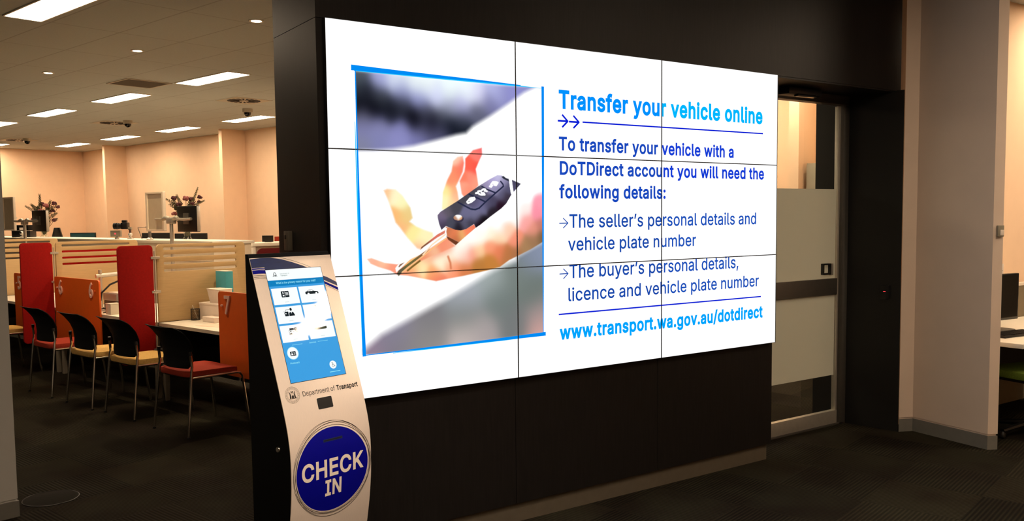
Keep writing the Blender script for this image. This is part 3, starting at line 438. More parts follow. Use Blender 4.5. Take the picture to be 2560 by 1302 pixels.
# ------------------------------------------------------------------ ceiling fittings
def ceiling_light(u, v, label, root=[None]):
    if root[0] is None:
        t = thing('ceiling_light', label, 'light', W(u, v, HC), TH, 'light panels in the ceiling grid')
        plate(rrect(-0.158, 0.158, -0.62, 0.62, 0.004, 2), [rrect(-0.144, 0.144, -0.606, 0.606, 0.004, 2)], -0.010, 0.0).build('light_frame', M_TOP, t)
        MB().box(-0.145, 0.145, -0.607, 0.607, -0.005, -0.002).build('diffuser', M_PANELGLOW, t, 0, 0)
        root[0] = t; return t
    return dup(root[0], W(u, v, HC), label)
for u, v, lab in (
    (0.571, 4.31, 'largest light panel, cut off by the top left edge of the picture'),
    (3.365, 6.71, 'long light panel right of the square grille, closest to the dark wall'),
    (3.365, 9.16, 'light panel just below the square ceiling grille'),
    (3.365, 11.55, 'light panel third along the row that passes the square grille'),
    (3.365, 13.97, 'light panel half hidden by the left wall end, higher of two there'),
    (6.05, 10.18, 'light panel touching the dark wall, behind a dome camera'),
    (6.05, 12.60, 'light panel above the left side of the nearer wall fin'),
    (6.05, 14.98, 'light panel directly above the farther wall fin'),
    (6.05, 17.33, 'smallest whole light panel near the far corner'),
    (4.825, 18.58, 'tiny light panel at the left edge beside a dome camera'),
    (2.72, -3.55, 'foyer light panel above and right of the viewer'),
    (3.365, 4.31, 'light panel over the staff side behind the dark wall'),
    (6.05, 7.76, 'light panel beside the long wall behind the dark wall'),
    (6.2, 1.75, 'added unseen panel brightening the room behind the glass door'),  # out of sight, placed to brighten the view through the glass
    (6.2, 0.35, 'added unseen panel brightening the fin behind the glass door'),  # unseen, set close so the fin face turns bright
    (-2.25, 6.7, 'added unseen panel lighting the desk screens from the left'),  # added beyond view to light the orange and red screens
    (5.0, -3.4, 'added unseen panel lighting the white wall end and right edge desk'),  # unseen extra, placed to lift the white wall end
    (6.4, -2.4, 'added unseen panel lighting the wall behind the right edge desk'),  # second unseen extra for the peach nook wall
    (5.9, -4.2, 'added unseen panel lighting the right edge from the walkway'),  # another added panel out of view, fills the right edge
    (4.6, 1.7, 'added unseen panel just behind the glass door, lighting the view through it'),  # extra panel, hidden from view, brightens what shows through the door
    (-0.5, -4.3, 'added unseen foyer panel lighting the kiosk from behind the viewer'),  # added out of view as fill for the kiosk plate
    (-3.4, -2.2, 'added unseen foyer panel lighting the left wall end and the kiosk'),  # added out of view, fills the surfaces that face the foyer
    (-1.6, -2.0, 'added unseen foyer panel lighting the kiosk front')):  # invented fill above the walkway, never in view
    ceiling_light(u, v, lab)
def downlight(u, v, label, power=1.0, tint=(1.0, 0.74, 0.42)):
    t = thing('downlight', label, 'light', W(u, v, HC), TH, 'round downlights over the desk row')
    MB().lathe([(0.045, -0.001), (0.045, -0.006), (0.062, -0.008), (0.066, -0.004), (0.066, 0.0)], seg=28).build('trim_ring', M_TOP, t)
    MB().lathe([(0.001, -0.006), (0.046, -0.006), (0.046, -0.001), (0.001, -0.001)], seg=28).build('lens', M_DOWNGLOW, t)
    ld = bpy.data.lights.new('downlight_beam', 'SPOT'); ld.energy = SPOT_W * power; ld.color = tint; ld.spot_size = math.radians(95); ld.spot_blend = 0.7; ld.shadow_soft_size = 0.045
    lo = bpy.data.objects.new('downlight_beam', ld); COL.objects.link(lo); lo.parent = t; lo.location = (0, 0, -0.03)
downlight(1.99, 3.59, 'round downlight close to the top of the dark wall')
downlight(1.91, 5.63, 'round downlight in the middle of the row of three')
downlight(1.82, 7.65, 'round downlight farthest left in the row of three')
downlight(-0.30, -1.75, 'foyer downlight above the kiosk', 1.9, (1.0, 0.86, 0.72))
t = thing('return_air_grille', 'dark square grille set in the ceiling tiles', 'vent', W(2.925, 7.68, HC))
plate(rrect(-0.29, 0.29, -0.29, 0.29, 0.004, 2), [rrect(-0.265, 0.265, -0.265, 0.265, 0.003, 2)], -0.008, 0.0).build('grille_frame', M_DIFF, t)
g = MB()
for i in range(26): y = -0.26 + 0.52 * i / 25; g.box(-0.265, 0.265, y - 0.004, y + 0.004, -0.007, -0.002)
g.box(-0.265, 0.265, -0.265, 0.265, -0.002, -0.001); g.build('grille_slats', M_VENT, t)
def diffuser(u, v, label):
    t = thing('swirl_diffuser', label, 'vent', W(u, v, HC), TH, 'round swirl air diffusers in the ceiling')
    MB().box(-0.295, 0.295, -0.295, 0.295, -0.004, 0.0).build('face_plate', M_DIFF, t, 0.001)
    bl = MB()
    for k in range(20):
        a = 2 * PI * k / 20
        p = [(0.07 * math.cos(a), 0.07 * math.sin(a)), (0.235 * math.cos(a - 0.08), 0.235 * math.sin(a - 0.08)), (0.235 * math.cos(a + 0.10), 0.235 * math.sin(a + 0.10)), (0.07 * math.cos(a + 0.16), 0.07 * math.sin(a + 0.16))]
        bl.prism(p, -0.0065, -0.0035)
    bl.build('swirl_slots', M_BLACKM, t)
    MB().lathe([(0.001, -0.010), (0.060, -0.010), (0.066, -0.0035)], seg=24).build('hub', M_DIFF, t)
diffuser(4.737, 8.20, 'swirl diffuser close to the dark wall, above a dome camera')
diffuser(4.727, 12.34, 'swirl diffuser in the middle, beside a dome camera')
diffuser(4.773, 16.91, 'swirl diffuser farthest away near the left edge')
def dome(u, v, label):
    t = thing('dome_camera', label, 'camera', W(u, v, HC), TH, 'dome cameras under the ceiling')
    MB().lathe([(0.001, 0), (0.078, 0), (0.078, -0.05), (0.070, -0.058), (0.001, -0.058)], seg=24).build('camera_base', M_DIFF, t)
    MB().lathe([(0.058, -0.056), (0.056, -0.080), (0.044, -0.102), (0.024, -0.116), (0.001, -0.12)], seg=24).build('dark_dome', M_SCREENOFF, t)
dome(5.298, 9.0, 'dome camera hanging just above the light panel by the dark wall')
dome(4.719, 11.81, 'dome camera in the middle of the ceiling')
dome(4.743, 16.36, 'dome camera farthest away, near the left edge')

# ------------------------------------------------------------------ video wall
VW, VH = 3.054, 1.718
vw = thing('video_wall', 'bright three by three video wall showing a hand with a car key', 'screen', (0, 0, 0.78), 0)
pw, ph = VW / 3, VH / 3
def flat(name, vs, fs, m, y, parent, sz=0.0):
    # flat lettering or shape lying on a screen that faces the foyer (x across, z up)
    me = bpy.data.meshes.new(name); me.from_pydata([(p[0], y, p[1] - sz) for p in vs], [], fs); me.materials.append(m)
    o = bpy.data.objects.new(name, me); COL.objects.link(o); o.parent = parent; return o
for j in range(3):
    for i in range(3):
        x0, z0 = i * pw, j * ph
        o = MB().box(x0 + 0.0006, x0 + pw - 0.0006, 0.0015, 0.029, z0 + 0.0006, z0 + ph - 0.0006).build('display_panel', M_BLACK, vw)
        MB().box(x0 + 0.002, x0 + pw - 0.002, 0.0, 0.0015, z0 + 0.002, z0 + ph - 0.002).build('screen', M_SCRWHITE, o, 0, 0)
        plate(rrect(x0 + 0.0003, x0 + pw - 0.0003, z0 + 0.0003, z0 + ph - 0.0003, 0.0005, 1), [rrect(x0 + 0.0026, x0 + pw - 0.0026, z0 + 0.0026, z0 + ph - 0.0026, 0.0005, 1)], -0.0030, 0.0014).map(lambda x, y, z: (x, z, y)).build('bezel', M_BLACK, o, 0, 0)
def glow_split(name, a, bcol, xs):
    m = glow(name, a); nt = m.node_tree; e = [n for n in nt.nodes if n.type == 'EMISSION'][0]
    ge = nt.nodes.new('ShaderNodeNewGeometry'); sp = nt.nodes.new('ShaderNodeSeparateXYZ'); nt.links.new(ge.outputs['Position'], sp.inputs[0])
    st = math_node(nt, 'GREATER_THAN', sp.outputs[0], xs)
    mx = nt.nodes.new('ShaderNodeMix'); mx.data_type = 'RGBA'; nt.links.new(st, mx.inputs['Factor']); mx.inputs['A'].default_value = (*lin(a), 1); mx.inputs['B'].default_value = (*lin(bcol), 1)
    nt.links.new(mx.outputs['Result'], e.inputs[0]); return m
G_SKY = glow_split('headline_blue', (0, 146, 255), (0, 184, 255), 2.034)
G_SKY2 = glow('address_blue', (0, 166, 255)); G_BLUE = glow_split('sentence_blue', (22, 72, 190), (20, 62, 214), 2.034)
G_TXT = glow_split('bullet_blue', (20, 72, 172), (24, 80, 186), 2.034); G_RULE = glow('rule_blue', (8, 30, 214))
YT = -0.0012
for nm, s, x0, x1, zb, cap, bold, m, sp in (
    ('headline_text', 'Transfer your vehicle online', 1.293, 2.909, 2.183, 0.094, 0.030, G_SKY, 1.0),
    ('intro_text', 'To transfer your vehicle with a', 1.292, 2.644, 1.963, 0.070, 0.023, G_BLUE, 1.0),
    ('intro_text', 'DoTDirect account you will need the', 1.297, 2.927, 1.835, 0.070, 0.023, G_BLUE, 1.0),
    ('intro_text', 'following details:', 1.292, 2.068, 1.711, 0.070, 0.023, G_BLUE, 1.0),
    ('bullet_text', "The seller\u2019s personal details and", 1.359, 2.856, 1.552, 0.072, 0.010, G_TXT, 1.0),
    ('bullet_text', 'vehicle plate number', 1.349, 2.319, 1.430, 0.070, 0.010, G_TXT, 1.0),
    ('bullet_text', "The buyer\u2019s personal details,", 1.357, 2.694, 1.282, 0.073, 0.010, G_TXT, 1.0),
    ('bullet_text', 'licence and vehicle plate number', 1.349, 2.887, 1.158, 0.071, 0.010, G_TXT, 1.0),
    ('web_address_text', 'www.transport.wa.gov.au/dotdirect', 1.288, 2.927, 0.957, 0.074, 0.030, G_SKY2, 1.0)):
    vs, fs = fit_text(s, x0, x1, zb, cap, bold, sp); flat(nm, vs, fs, m, YT, vw, 0.78)
def strokes(plist):
    vs = []; fs = []
    for pts, w in plist:
        a, q = stroke(pts, w); n = len(vs); vs += a; fs += [tuple(i + n for i in t) for t in q]
    return vs, fs
def arrow(x0, x1, z, h, w): return [([(x0, z), (x1 - w * 0.4, z)], w), ([(x0 + (x1 - x0) * 0.45, z + h), (x1, z), (x0 + (x1 - x0) * 0.45, z - h)], w)]
flat('double_arrow', *strokes(arrow(1.288, 1.352, 2.115, 0.031, 0.010)), G_RULE, YT, vw, 0.78)
flat('double_arrow', *strokes(arrow(1.363, 1.428, 2.114, 0.031, 0.010)), G_RULE, YT, vw, 0.78)
flat('bullet_arrow', *strokes(arrow(1.292, 1.349, 1.577, 0.026, 0.005)), G_TXT, YT, vw, 0.78)
flat('bullet_arrow', *strokes(arrow(1.291, 1.348, 1.307, 0.026, 0.005)), G_TXT, YT, vw, 0.78)
flat('rule_line', *stroke([(1.455, 2.116), (2.912, 2.120)], 0.008), G_RULE, YT, vw, 0.78)
flat('rule_line', *stroke([(1.285, 1.091), (2.906, 1.089)], 0.008), G_RULE, YT, vw, 0.78)
# the picture shown on the screens: a colour per point of a fine grid
PIC = [["p",16,[[132,2279],[318,2280],[629,2277],[899,2274],[1084,2280],[1143,2281],[1069,2247],[968,2182],[861,2117],[758,2060],[720,2027],[664,2016],[559,1987],[432,1954],[322,1934],[221,1925],[123,1922]],[[149,2265,90,100,110],[148,2223,70,80,90],[187,2190,20,20,30],[146,2176,40,45,55],[145,2119,0,0,8],[226,2113,0,0,8],[314,2103,20,22,32],[435,2077,5,5,12],[529,2055,0,0,8],[625,2054,0,5,15],[691,2049,20,25,35],[258,2248,170,175,225],[347,2260,225,235,250],[439,2251,240,250,252],[501,2234,240,250,250],[376,2203,150,155,205],[468,2177,150,155,210],[563,2184,215,220,255],[628,2221,240,253,253],[727,2228,240,250,255],[794,2211,225,225,255],[693,2159,190,190,235],[627,2143,160,165,190],[256,2168,60,65,75],[375,2139,45,48,60],[498,2113,70,72,90],[593,2097,75,78,92],[692,2097,85,88,110],[793,2131,95,97,120],[862,2181,120,120,165],[933,2232,135,135,190],[1004,2260,150,150,215],[898,2241,200,205,250],[1041,2274,140,140,200],[167,2073,110,110,130],[166,2031,130,130,180],[253,2035,135,135,180],[372,2020,140,140,195],[496,2025,90,90,120],[592,2024,70,70,95],[252,1971,130,132,180],[164,1947,130,132,160],[341,1964,140,140,195],[464,1980,125,125,180],[559,2001,100,100,140]]],["p",26,[[152,1006],[245,1070],[409,1138],[599,1217],[748,1285],[872,1344],[1010,1387],[1021,1413],[1203,1492],[1198,988],[794,979],[405,969],[151,970]],[[182,1003,150,130,150],[315,1031,120,115,125],[316,1072,145,140,165],[501,1098,125,123,128],[696,1125,120,125,122],[698,1228,170,175,185],[851,1306,165,175,175],[901,1198,115,125,122],[1009,1325,120,130,125],[1097,1419,130,140,160],[1175,1453,140,150,175],[1117,1230,112,122,117],[1171,1090,150,140,140],[1006,1058,118,122,122],[795,1031,170,160,160],[694,1014,205,190,185],[500,1014,150,145,140],[1176,1017,230,170,160],[406,1006,140,135,135]]],["p",7,[[271,1741],[287,1748],[331,1746],[366,1718],[406,1661],[417,1613],[400,1596],[436,1572],[482,1554],[524,1541],[528,1521],[490,1489],[457,1463],[439,1469],[389,1520],[350,1569],[328,1593],[311,1646],[290,1701]],[[278,1733,255,200,150],[331,1718,255,250,205],[366,1686,255,250,190],[373,1613,245,205,130],[328,1621,255,190,120],[354,1573,255,190,130],[417,1531,255,240,160],[463,1506,255,250,190],[453,1473,255,190,150],[510,1529,255,245,190],[401,1637,240,210,140]]],["p",6,[[645,1886],[670,1907],[699,1912],[706,1879],[698,1837],[673,1790],[658,1765],[667,1736],[674,1694],[607,1652],[578,1653],[585,1735],[610,1794],[635,1836]],[[670,1895,255,210,180],[699,1870,255,120,100],[678,1836,255,130,100],[649,1819,255,150,110],[629,1786,255,150,110],[609,1744,255,240,160],[598,1694,255,250,190],[648,1753,255,180,130],[662,1711,255,190,150],[637,1686,255,220,160]]],["p",5,[[714,1900],[759,1943],[810,1956],[812,1924],[788,1881],[773,1851],[782,1805],[787,1771],[746,1728],[706,1711],[691,1728],[680,1790],[708,1837],[713,1862]],[[799,1941,250,110,110],[779,1923,255,130,115],[738,1871,255,100,80],[768,1855,255,90,75],[698,1812,255,130,100],[747,1813,255,145,120],[777,1788,255,160,130],[716,1745,255,150,120],[697,1761,255,170,140]]],["p",4,[[179,1427],[201,1430],[266,1406],[332,1396],[364,1403],[461,1440],[605,1519],[773,1575],[907,1617],[971,1686],[993,1730],[1102,1810],[1207,1856],[1203,1491],[1108,1446],[1021,1413],[967,1393],[909,1360],[831,1346],[699,1326],[591,1314],[539,1307],[459,1325],[385,1341],[331,1347],[296,1369],[235,1388],[196,1405]],[[188,1421,255,190,160],[235,1400,255,170,140],[287,1385,255,150,120],[261,1407,255,225,180],[323,1380,255,160,130],[413,1335,255,160,120],[460,1374,255,240,180],[414,1393,255,190,120],[489,1431,255,190,150],[546,1454,250,170,140],[604,1469,255,170,140],[564,1395,255,252,220],[525,1347,255,170,110],[543,1312,245,130,100],[622,1384,255,190,150],[641,1367,255,150,110],[691,1432,255,240,220],[701,1415,255,190,170],[741,1431,255,160,140],[700,1364,220,130,80],[780,1378,190,125,60],[852,1392,200,130,60],[781,1447,255,210,160],[853,1462,255,160,120],[906,1512,255,220,180],[854,1531,255,250,220],[803,1523,255,255,240],[959,1546,255,210,180],[905,1443,235,130,90],[1011,1493,250,150,120],[957,1424,190,120,70],[1010,1422,175,115,75],[1065,1456,170,130,90],[1120,1490,160,120,85],[1176,1507,130,100,70],[1121,1543,235,150,130],[1176,1569,200,125,110],[1077,1589,255,170,165],[1155,1632,255,150,170],[1177,1686,255,160,180],[1067,1651,255,240,235],[1013,1616,255,250,245],[1068,1721,255,255,255],[1123,1775,255,255,255],[949,1616,255,255,255],[886,1591,255,255,255],[702,1466,255,255,245],[622,1418,255,253,230],[1014,1695,255,255,255],[1124,1819,255,255,255],[1178,1775,255,255,255],[824,1557,255,255,255],[906,1556,255,255,250],[762,1498,255,255,248],[992,1660,255,255,255],[662,1450,255,255,245]]],["l",6,[[608,1423],[620,1393],[623,1366]],4,[215,120,80]],["p",2,[[597,1569],[675,1551],[707,1554],[759,1578],[768,1561],[697,1511],[671,1492],[603,1524]],[[613,1553,205,120,80],[644,1539,235,130,85],[723,1543,255,135,95],[755,1564,245,125,95],[684,1525,240,180,110],[659,1512,200,110,70]]],["p",2,[[600,1524],[671,1492],[652,1478],[609,1505]],[[0,0,110,58,34]]],["p",5,[[458,1432],[600,1513],[649,1474],[580,1449],[518,1430],[428,1396]],[[488,1431,245,150,110],[580,1487,250,150,115],[627,1469,250,160,125],[518,1446,250,190,150]]],["p",2,[[326,1358],[321,1379],[337,1397],[459,1459],[594,1563],[605,1563],[595,1529],[519,1491],[443,1451],[339,1368]],[[0,0,255,248,246]]],["p",2,[[457,1462],[462,1474],[551,1533],[594,1552],[591,1537],[550,1518],[474,1474]],[[465,1471,125,75,50],[551,1527,225,115,95],[588,1545,225,130,105]]],["p",2,[[329,1353],[339,1368],[458,1440],[507,1470],[504,1461],[467,1430],[386,1382],[356,1357],[338,1341]],[[339,1358,95,88,68],[398,1397,112,104,60],[473,1442,120,95,60],[501,1462,210,110,85]]],["l",1,[[356,1357],[386,1378],[467,1429],[519,1464],[600,1513]],3,[255,190,130]],["l",1,[[470,1437],[519,1483],[594,1531]],3,[255,225,190]],["l",2,[[386,1365],[412,1383],[452,1408]],4,[130,98,45]],["p",1.5,[[338,1385],[345,1396],[369,1404],[360,1396],[341,1382]],[[0,0,140,105,85]]],["p",1.5,[[553,1625],[569,1641],[669,1695],[782,1763],[857,1803],[901,1823],[928,1822],[951,1810],[985,1803],[1045,1782],[996,1737],[987,1729],[973,1709],[953,1681],[922,1656],[855,1615],[798,1577],[769,1561],[759,1580],[714,1556],[682,1549],[651,1553],[598,1572],[573,1554],[561,1583],[554,1612]],[[568,1625,120,105,130],[600,1649,95,88,100],[647,1670,72,70,80],[562,1599,100,90,120],[573,1572,70,60,80],[629,1579,75,75,90],[670,1557,35,30,40],[708,1583,90,88,110],[725,1624,110,108,140],[773,1624,120,118,150],[806,1651,110,108,140],[839,1678,85,82,110],[872,1692,75,70,95],[923,1720,95,92,120],[967,1762,85,82,110],[1008,1768,85,80,110],[1029,1780,60,58,75],[742,1725,72,70,80],[807,1736,80,78,92],[840,1767,160,150,185],[874,1789,180,170,215],[907,1812,200,195,230],[941,1790,150,145,180],[890,1753,150,145,180],[774,1692,90,85,115],[800,1678,110,105,145],[872,1637,40,32,42],[922,1670,40,20,35],[956,1704,60,50,65],[805,1596,20,15,20],[789,1582,25,10,20],[773,1610,100,98,125],[740,1583,60,58,72]]],["l",1,[[669,1687],[710,1668],[741,1654],[767,1651],[790,1658],[829,1689],[890,1734],[937,1768],[934,1779],[921,1792]],3.4,[38,42,70]],["l",1,[[733,1727],[774,1711],[807,1698],[829,1689]],3.4,[38,42,70]],["l",1,[[809,1765],[840,1751],[876,1739],[890,1734]],3.4,[38,42,70]],["l",1,[[720,1689],[739,1707],[762,1710],[766,1703],[745,1689],[726,1683],[720,1689]],4,[255,255,255]],["l",1,[[734,1703],[741,1691]],4,[255,255,255]],["l",1,[[742,1698],[754,1700]],4,[255,255,255]],["l",1,[[772,1732],[787,1733],[785,1741],[801,1743],[807,1733],[820,1732],[825,1725],[807,1724],[791,1728],[787,1733]],4,[255,255,255]],["l",1,[[809,1748],[817,1752],[829,1751]],4,[255,255,255]],["l",1,[[824,1744],[838,1742]],4,[255,255,255]],["l",1,[[854,1767],[863,1764],[871,1772],[861,1775],[874,1789],[890,1789],[904,1786],[893,1772],[881,1775]],4,[255,255,255]],["l",1,[[877,1782],[897,1780]],4,[255,255,255]],["p",1,[[926,1815],[938,1820],[953,1810],[993,1794],[988,1787],[954,1799],[937,1806]],[[0,0,45,48,62]]],["l",1,[[980,1805],[985,1768],[991,1735]],8,[255,255,255]],["p",1.5,[[700,1606],[697,1599],[691,1594],[681,1590],[669,1589],[657,1591],[648,1595],[642,1601],[640,1607],[643,1614],[651,1619],[661,1622],[673,1623],[684,1621],[693,1617],[699,1611]],[[0,0,60,55,75]]],["p",1.5,[[693,1612],[691,1607],[685,1602],[677,1599],[667,1598],[657,1600],[648,1603],[643,1608],[642,1613],[645,1619],[651,1623],[660,1626],[670,1626],[680,1625],[688,1621],[692,1616]],[[671,1622,255,255,255],[671,1614,255,252,250],[655,1603,190,140,110],[683,1601,215,150,100]]]]
def paint_picture():
    x0, x1, z0, z1, st = 141, 1183, 986, 2277, 2.4
    nx = int((x1 - x0) / st) + 1; nz = int((z1 - z0) / st) + 1
    X, Z = np.meshgrid(np.linspace(x0, x1, nx), np.linspace(z0, z1, nz)); X = X.astype(np.float32); Z = Z.astype(np.float32)
    img = np.ones((nz, nx, 3), np.float32)
    def seg(ax, az, bx, bz, XX, ZZ):
        dx, dz = bx - ax, bz - az; L = dx * dx + dz * dz + 1e-9
        t = np.clip(((XX - ax) * dx + (ZZ - az) * dz) / L, 0, 1)
        return np.hypot(XX - ax - t * dx, ZZ - az - t * dz)
    for op in PIC:
        soft = op[1] * 1.0; pts = op[2]; pad = 14 + 3 * soft
        xs = [p[0] for p in pts]; zs = [p[1] for p in pts]
        i0 = max(0, int((min(xs) - pad - x0) / st)); i1 = min(nx, int((max(xs) + pad - x0) / st) + 2)
        j0 = max(0, int((min(zs) - pad - z0) / st)); j1 = min(nz, int((max(zs) + pad - z0) / st) + 2)
        XX, ZZ = X[j0:j1, i0:i1], Z[j0:j1, i0:i1]
        d = np.full(XX.shape, 1e9, np.float32)
        loop = list(zip(pts, pts[1:] + (pts[:1] if op[0] == 'p' else [])))
        if op[0] == 'l': loop = list(zip(pts, pts[1:]))
        for a, c in loop: d = np.minimum(d, seg(a[0], a[1], c[0], c[1], XX, ZZ))
        if op[0] == 'p':
            ins = np.zeros(XX.shape, bool)
            for a, c in loop:
                if a[1] == c[1]: continue
                ins ^= ((a[1] > ZZ) != (c[1] > ZZ)) & (XX < (c[0] - a[0]) * (ZZ - a[1]) / (c[1] - a[1]) + a[0])
            sd = np.where(ins, d, -d); al = np.clip(sd / (2.0 * soft) + 0.5, 0, 1); al = al * al * (3 - 2 * al)
            sp = np.array(op[3], np.float32); dd = np.hypot(sp[:, None, 0] - sp[None, :, 0], sp[:, None, 1] - sp[None, :, 1]); np.fill_diagonal(dd, 1e9)
            sg = float(np.mean(dd.min(1))) * (0.64 if soft > 10 else 0.50) if len(sp) > 1 else 50.0
            col = np.zeros(XX.shape + (3,), np.float32); wt = np.zeros(XX.shape, np.float32)
            for sm in op[3]:
                d2 = (XX - sm[0]) ** 2 + (ZZ - sm[1]) ** 2; w = np.exp(-d2 / (2 * sg * sg)) + 1e-3 / (1 + (d2 / (sg * sg)) ** 2)
                wt += w; col += w[..., None] * np.array(sm[2:5], np.float32)
            col = col / wt[..., None] / 255.0
        else:
            al = np.clip((op[3] * 1.15 - d) / (1.6 * soft) + 0.5, 0, 1); col = np.array(op[4], np.float32) / 255.0
        img[j0:j1, i0:i1] = img[j0:j1, i0:i1] * (1 - al[..., None]) + col * al[..., None]
    lin_ = np.where(img <= 0.04045, img / 12.92, ((img + 0.055) / 1.055) ** 2.4)
    lin_ = lin_ * (1 + (SCREEN_GLOW - 1) * np.clip((img.min(-1, keepdims=True) - 0.9) / 0.1, 0, 1))
    n = nx * nz; co = np.zeros((n, 3), np.float32); co[:, 0] = X.ravel() / 1000; co[:, 1] = -0.0007; co[:, 2] = Z.ravel() / 1000 - 0.78
    idx = np.arange(n).reshape(nz, nx); q = np.stack([idx[:-1, :-1], idx[:-1, 1:], idx[1:, 1:], idx[1:, :-1]], -1).reshape(-1, 4)
    me = bpy.data.meshes.new('key_picture'); me.vertices.add(n); me.vertices.foreach_set('co', co.ravel())
    me.loops.add(q.size); me.loops.foreach_set('vertex_index', q.ravel().astype(np.int32))
    me.polygons.add(len(q)); me.polygons.foreach_set('loop_start', np.arange(0, q.size, 4, dtype=np.int32)); me.update(calc_edges=True)
    ca = me.color_attributes.new('picture', 'FLOAT_COLOR', 'POINT'); ca.data.foreach_set('color', np.concatenate([lin_.reshape(n, 3), np.ones((n, 1), np.float32)], 1).astype(np.float32).ravel())
    m = bpy.data.materials.new('picture_glow'); m.use_nodes = True; nt = m.node_tree; nt.nodes.remove(nt.nodes['Principled BSDF'])
    at = nt.nodes.new('ShaderNodeAttribute'); at.attribute_name = 'picture'; e = nt.nodes.new('ShaderNodeEmission')
    nt.links.new(at.outputs['Color'], e.inputs[0]); nt.links.new(e.outputs[0], nt.nodes['Material Output'].inputs[0]); me.materials.append(m)
    o = bpy.data.objects.new('key_picture', me); COL.objects.link(o); o.parent = vw
    o['label'] = 'picture of an open hand holding a folding car key'
paint_picture()
G_B1 = glow('border_blue', (0, 140, 245)); G_B2 = glow('border_cyan', (40, 200, 255))
def brush(name, pts, m):
    # tapering brush line: (x, z, width) points
    vs = []; fs = []
    for k, (x, z, w) in enumerate(pts):
        a = pts[max(k - 1, 0)]; c = pts[min(k + 1, len(pts) - 1)]; dv = Vector((c[0] - a[0], c[1] - a[1])).normalized(); n = Vector((-dv.y, dv.x)) * w / 2
        vs += [(x + n.x, z + n.y), (x - n.x, z - n.y)]
        if k: fs.append((2 * k - 2, 2 * k - 1, 2 * k + 1, 2 * k))
    flat(name, vs, fs, m, -0.0011 if m is G_B1 else -0.0009, vw, 0.78)
brush('picture_border', [(0.121, 2.290, 0.0250), (0.40, 2.287, 0.0175), (0.75, 2.284, 0.0112), (1.05, 2.280, 0.0037)], G_B1)
brush('picture_border', [(0.135, 2.279, 0.0075), (0.5, 2.278, 0.0088), (0.95, 2.277, 0.0075), (1.19, 2.275, 0.0013)], G_B2)
brush('picture_border', [(1.189, 2.285, 0.0163), (1.187, 1.95, 0.0150), (1.184, 1.6, 0.0112), (1.182, 1.25, 0.0075), (1.180, 1.0, 0.0037)], G_B1)
brush('picture_border', [(0.141, 2.28, 0.0050), (0.143, 1.9, 0.0075), (0.146, 1.5, 0.0112), (0.150, 1.2, 0.0137), (0.154, 0.978, 0.0175)], G_B1)
brush('picture_border', [(0.134, 2.05, 0.0025), (0.136, 1.8, 0.0063), (0.140, 1.4, 0.0063), (0.146, 1.0, 0.0025)], G_B2)
brush('picture_border', [(0.146, 0.983, 0.0037), (0.45, 0.986, 0.0075), (0.85, 0.990, 0.0125), (1.196, 0.995, 0.0200)], G_B1)
brush('picture_border', [(0.3, 0.979, 0.0025), (0.6, 0.982, 0.0050), (0.95, 0.985, 0.0050), (1.15, 0.988, 0.0013)], G_B2)
